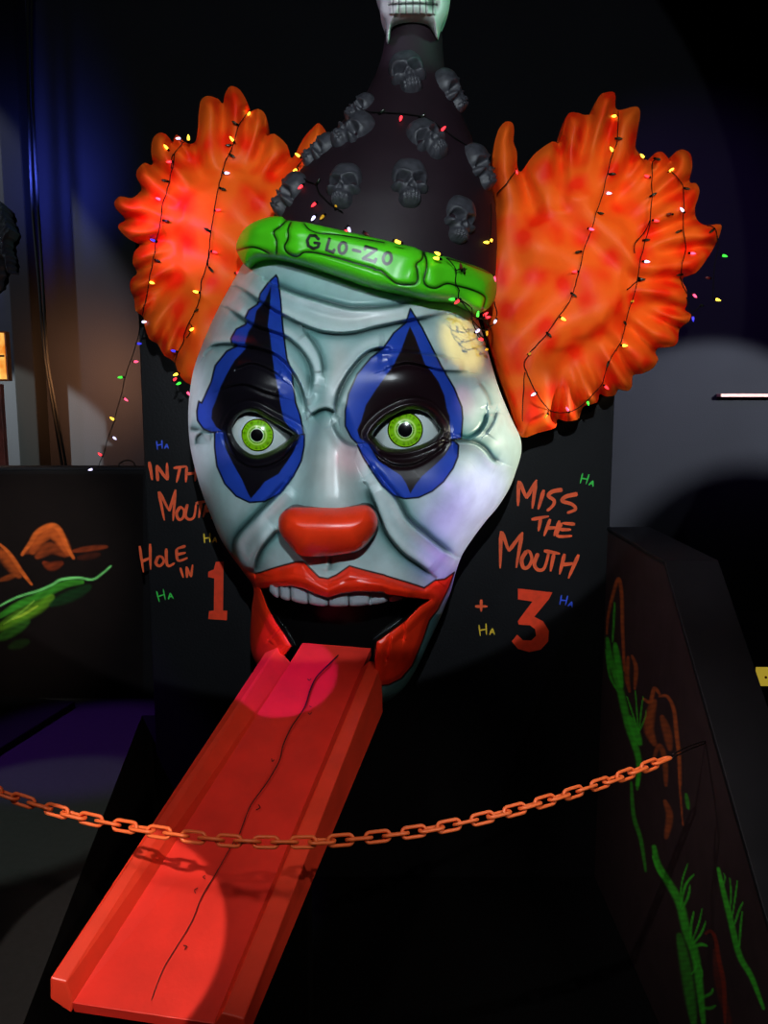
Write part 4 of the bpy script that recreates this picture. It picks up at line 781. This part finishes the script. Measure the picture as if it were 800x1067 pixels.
string('light string running diagonally down the inner half of the right orange tuft', [stA, Pp((155, 360), (150, 450), (148, 530)), N((190, 480), (150, 540), (90, 610))],
       bl(N, (697, 205, 'y'), (685, 377, 'y'), (672, 607, 'w'), (582, 795, 'p'), (190, 495, 'r'), (728, 322, 'k'), (695, 507, 'k'), (632, 712, 'k'), (508, 913, 'k')) + bl(Pp, (328, 10, 'r'), (290, 175, 'y'), (173, 295, 'd'), (185, 437, 'w'), (228, 513, 'd'), (303, 487, 'p'), (375, 467, 'g'), (440, 413, 'r'), (328, 93, 'k'), (242, 232, 'k')), hyR)
string('light string down the middle of the right orange tuft', [O((330, 225), (300, 245), (295, 320), (295, 420), (288, 540), (270, 620), (255, 680), (235, 760), (220, 860), (195, 970)) + Pp((525, 120), (505, 190), (490, 250), (445, 330), (425, 400)), O((288, 545), (250, 620), (208, 670), (205, 720)), O((220, 865), (165, 910))],
       bl(O, (245, 212, 'y'), (268, 317, 'r'), (320, 550, 'r'), (270, 763, 'w'), (195, 970, 'd'), (328, 230, 'k'), (308, 412, 'k'), (245, 855, 'k'), (272, 650, 'k')) + bl(Pp, (503, 267, 'y'), (443, 335, 'k'), (565, 38, 'k'), (505, 190, 'k')), hyR)
string('light string near the outer edge of the right orange tuft, its tail dangling below', [O((395, 290), (430, 330), (460, 380), (460, 480), (460, 600), (470, 700), (455, 770), (445, 830), (455, 880), (480, 930), (520, 945)), Pp((718, 100), (722, 130), (740, 150), (770, 125))],
       bl(O, (398, 285, 'y'), (452, 492, 'w'), (510, 720, 'p'), (520, 942, 'p'), (482, 384, 'k'), (430, 608, 'k'), (435, 832, 'k'), (385, 515, 'm')) + bl(Pp, (740, 175, 'b'), (768, 127, 'k')), hyR)
string('short light string dangling free from the outermost tip of the right orange tuft', [O((580, 575), (610, 580), (632, 610), (640, 690), (622, 780), (617, 860), (612, 955))],
       bl(O, (675, 733, 'g'), (640, 962, 'y'), (585, 848, 'm'), (605, 605, 'k')), hyR)
string('tangled knot of light string at the right end of the green hat band', [I((400, 262), (440, 300), (455, 340), (452, 400), (470, 440), (465, 490), (500, 520), (545, 580), (600, 600), (640, 640), (670, 615), (680, 560), (665, 500)), I((455, 330), (490, 320), (512, 322)), I((470, 490), (540, 540), (545, 620), (580, 680), (620, 720), (622, 770)), I((540, 600), (600, 660), (640, 650), (620, 600), (600, 560)), I((600, 640), (570, 680), (600, 715))],
       bl(I, (430, 490, 'g'), (458, 505, 'r'), (575, 572, 'g'), (618, 572, 'r'), (630, 590, 'r'), (670, 615, 'w'), (575, 665, 'w'), (590, 712, 'r'), (622, 770, 'd'), (625, 680, 'd'), (350, 235, 'y'), (343, 262, 'y'), (130, 172, 'y'), (668, 378, 'p'), (480, 305, 'm'), (500, 325, 'k')),
       lambda x, y: (3.40 - .40 * (1 - min(1, abs(x - 381) / 140) ** 2.4) ** .55 - .09) if x < 505 else 3.27)

# ------------------------------------------------------------------ things at the edges of the room
t = thing('hanging_cable', 'pair of thin black cables hanging down the back wall to the left low wall', 'cable', P(32, 10, 5.7))
tube('wire', [P(x, y, 5.5) for x, y in [(29, -30), (29, 60), (31, 150), (34, 220), (41, 300), (44, 340), (48, 380), (56, 430), (66, 492)]], .009, M_wire, t)
tube('wire', [P(x, y, 5.5) for x, y in [(33, -30), (33, 60), (36, 150), (40, 220), (45, 300), (47, 340), (50, 380), (59, 430), (70, 492)]], .009, M_wire, t)
t = tube('looped_cable', [P(x, y, 4.26) for x, y in [(124, 489.6), (124, 484), (130, 480), (138, 481), (143, 489.6)]], .004, M_wire); tag(t, 'short black cable loop standing on top of the left low wall beside the black board', 'cable')
sg = thing('lit_sign', 'small glowing amber sign cut off by the left edge of the photo', 'sign', P(-6, 370, 5.3))
a, b = P(-30, 345, 5.3), P(9, 397, 5.3)
box('sign_frame', (a.x, 5.3, b.z), (b.x, 5.36, a.z), mat('sign_frame', (120, 60, 10), .5), sg, .006)
def sign_mat():
    m = mat('sign_glow', (250, 170, 30), .5); nt = m.node_tree; bs = nt.nodes['Principled BSDF']; tc = nt.nodes.new('ShaderNodeTexCoord'); nz = nt.nodes.new('ShaderNodeTexNoise'); nz.inputs['Scale'].default_value = 9
    cr_ = nt.nodes.new('ShaderNodeValToRGB'); cr_.color_ramp.elements[0].position = .4; cr_.color_ramp.elements[0].color = (.7, .15, .01, 1); cr_.color_ramp.elements[1].position = .6; cr_.color_ramp.elements[1].color = (1, .62, .15, 1)
    nt.links.new(tc.outputs['Object'], nz.inputs[0]); nt.links.new(nz.outputs['Fac'], cr_.inputs[0]); nt.links.new(cr_.outputs[0], bs.inputs['Emission Color']); bs.inputs['Emission Strength'].default_value = 1.0; return m
box('sign_face', (a.x + .01, 5.285, b.z + .012), (b.x - .01, 5.3, a.z - .012), sign_mat(), sg, 0)
box('sign_divider', (a.x + .01, 5.278, (a.z + b.z) / 2 - .006), (b.x - .01, 5.284, (a.z + b.z) / 2 + .006), mat('sign_bar', (90, 30, 8), .5), sg, 0)
a, b = P(-30, 400, 5.3), P(5.5, 492, 5.3)
g = box('picture_board', (a.x, 5.31, 0), (b.x, 5.36, a.z), mat('picture_red', (96, 42, 34), .6, var=.6, vscale=8), None, .004); tag(g, 'dull red picture board under the amber sign at the left edge of the photo', 'board')
rt = smoothline([(-30, 215), (-12, 206), (2, 212), (5, 225), (10, 238), (8, 246), (4, 252), (7, 268), (9, 284), (5, 280), (0, 268), (-8, 300), (-30, 305)], 3, True)
tag(relief('root_sculpture', rt, .8, lambda x, y, d: 5.2 - .08 * (1 - np.clip(1 - d / 7, 0, 1) ** 2) ** .5 + .02 * np.sin(x * 1.1 + y * .5) * np.sin(y * .35), at, mat('root_black', (60, 60, 66), .4), None, back=5.34, maxd=20), 'gnarled dark hanging sculpture at the left edge above the amber sign', 'sculpture')
# yellow notice on the right
yn = thing('yellow_notice', 'small yellow notice with red dots at the right edge beyond the low wall', 'sign', P(795, 706, 3.9))
a, b = P(790, 697, 3.9), P(826, 715, 3.9)
box('notice_board', (a.x, 3.9, b.z), (b.x, 3.93, a.z), mat('notice_yellow', (215, 185, 60), .5, emit=(215, 185, 60), es=.5), yn, .002)  # weak glow added to the board so it shows without a lamp
for px in (798, 806, 814):
    c = P(px, 706, 3.895); link('red_dot', [(c.x + .006 * math.cos(k * PI / 6), c.y, c.z + .006 * math.sin(k * PI / 6)) for k in range(12)] + [(c.x + .006 * math.cos(k * PI / 6), c.y + .008, c.z + .006 * math.sin(k * PI / 6)) for k in range(12)],
             [tuple(range(12))] + [(k, (k + 1) % 12, 12 + (k + 1) % 12, 12 + k) for k in range(12)], mat('dot_red', (150, 30, 20), .5), yn, False)
c = (a + b) / 2; box('notice_post', (c.x - .015, 3.93, ZF), (c.x + .015, 3.96, b.z + .03), M_low, yn, .002)
# unseen dome topped blocker added outside the frame so the lamp behind it throws the round shadow on the back wall
def lathe(name, prof, loc, m, n=40):
    V = [(loc[0] + r * math.cos(2 * PI * k / n), loc[1] + r * math.sin(2 * PI * k / n), z) for r, z in prof for k in range(n)]
    return link(name, V, [(j * n + k, j * n + (k + 1) % n, (j + 1) * n + (k + 1) % n, (j + 1) * n + k) for j in range(len(prof) - 1) for k in range(n)] + [tuple(range(n))[::-1]], m)
Lp = Vector((3.9, 2.4, 2.7)); tgt = P(762, 497, 6.0); q = Lp.lerp(tgt, .33)
pr_ = [(.27, ZF), (.27, q.z - .22)] + [(.27 * math.cos(t), q.z - .20 + .2 * math.sin(t)) for t in np.linspace(0.05, PI / 2 - .01, 10)]
tag(lathe('shadow_blocker', pr_, (q.x, q.y), M_pit), 'thick black domed blocker added out of view to shape the round wall shadow', 'light blocker')
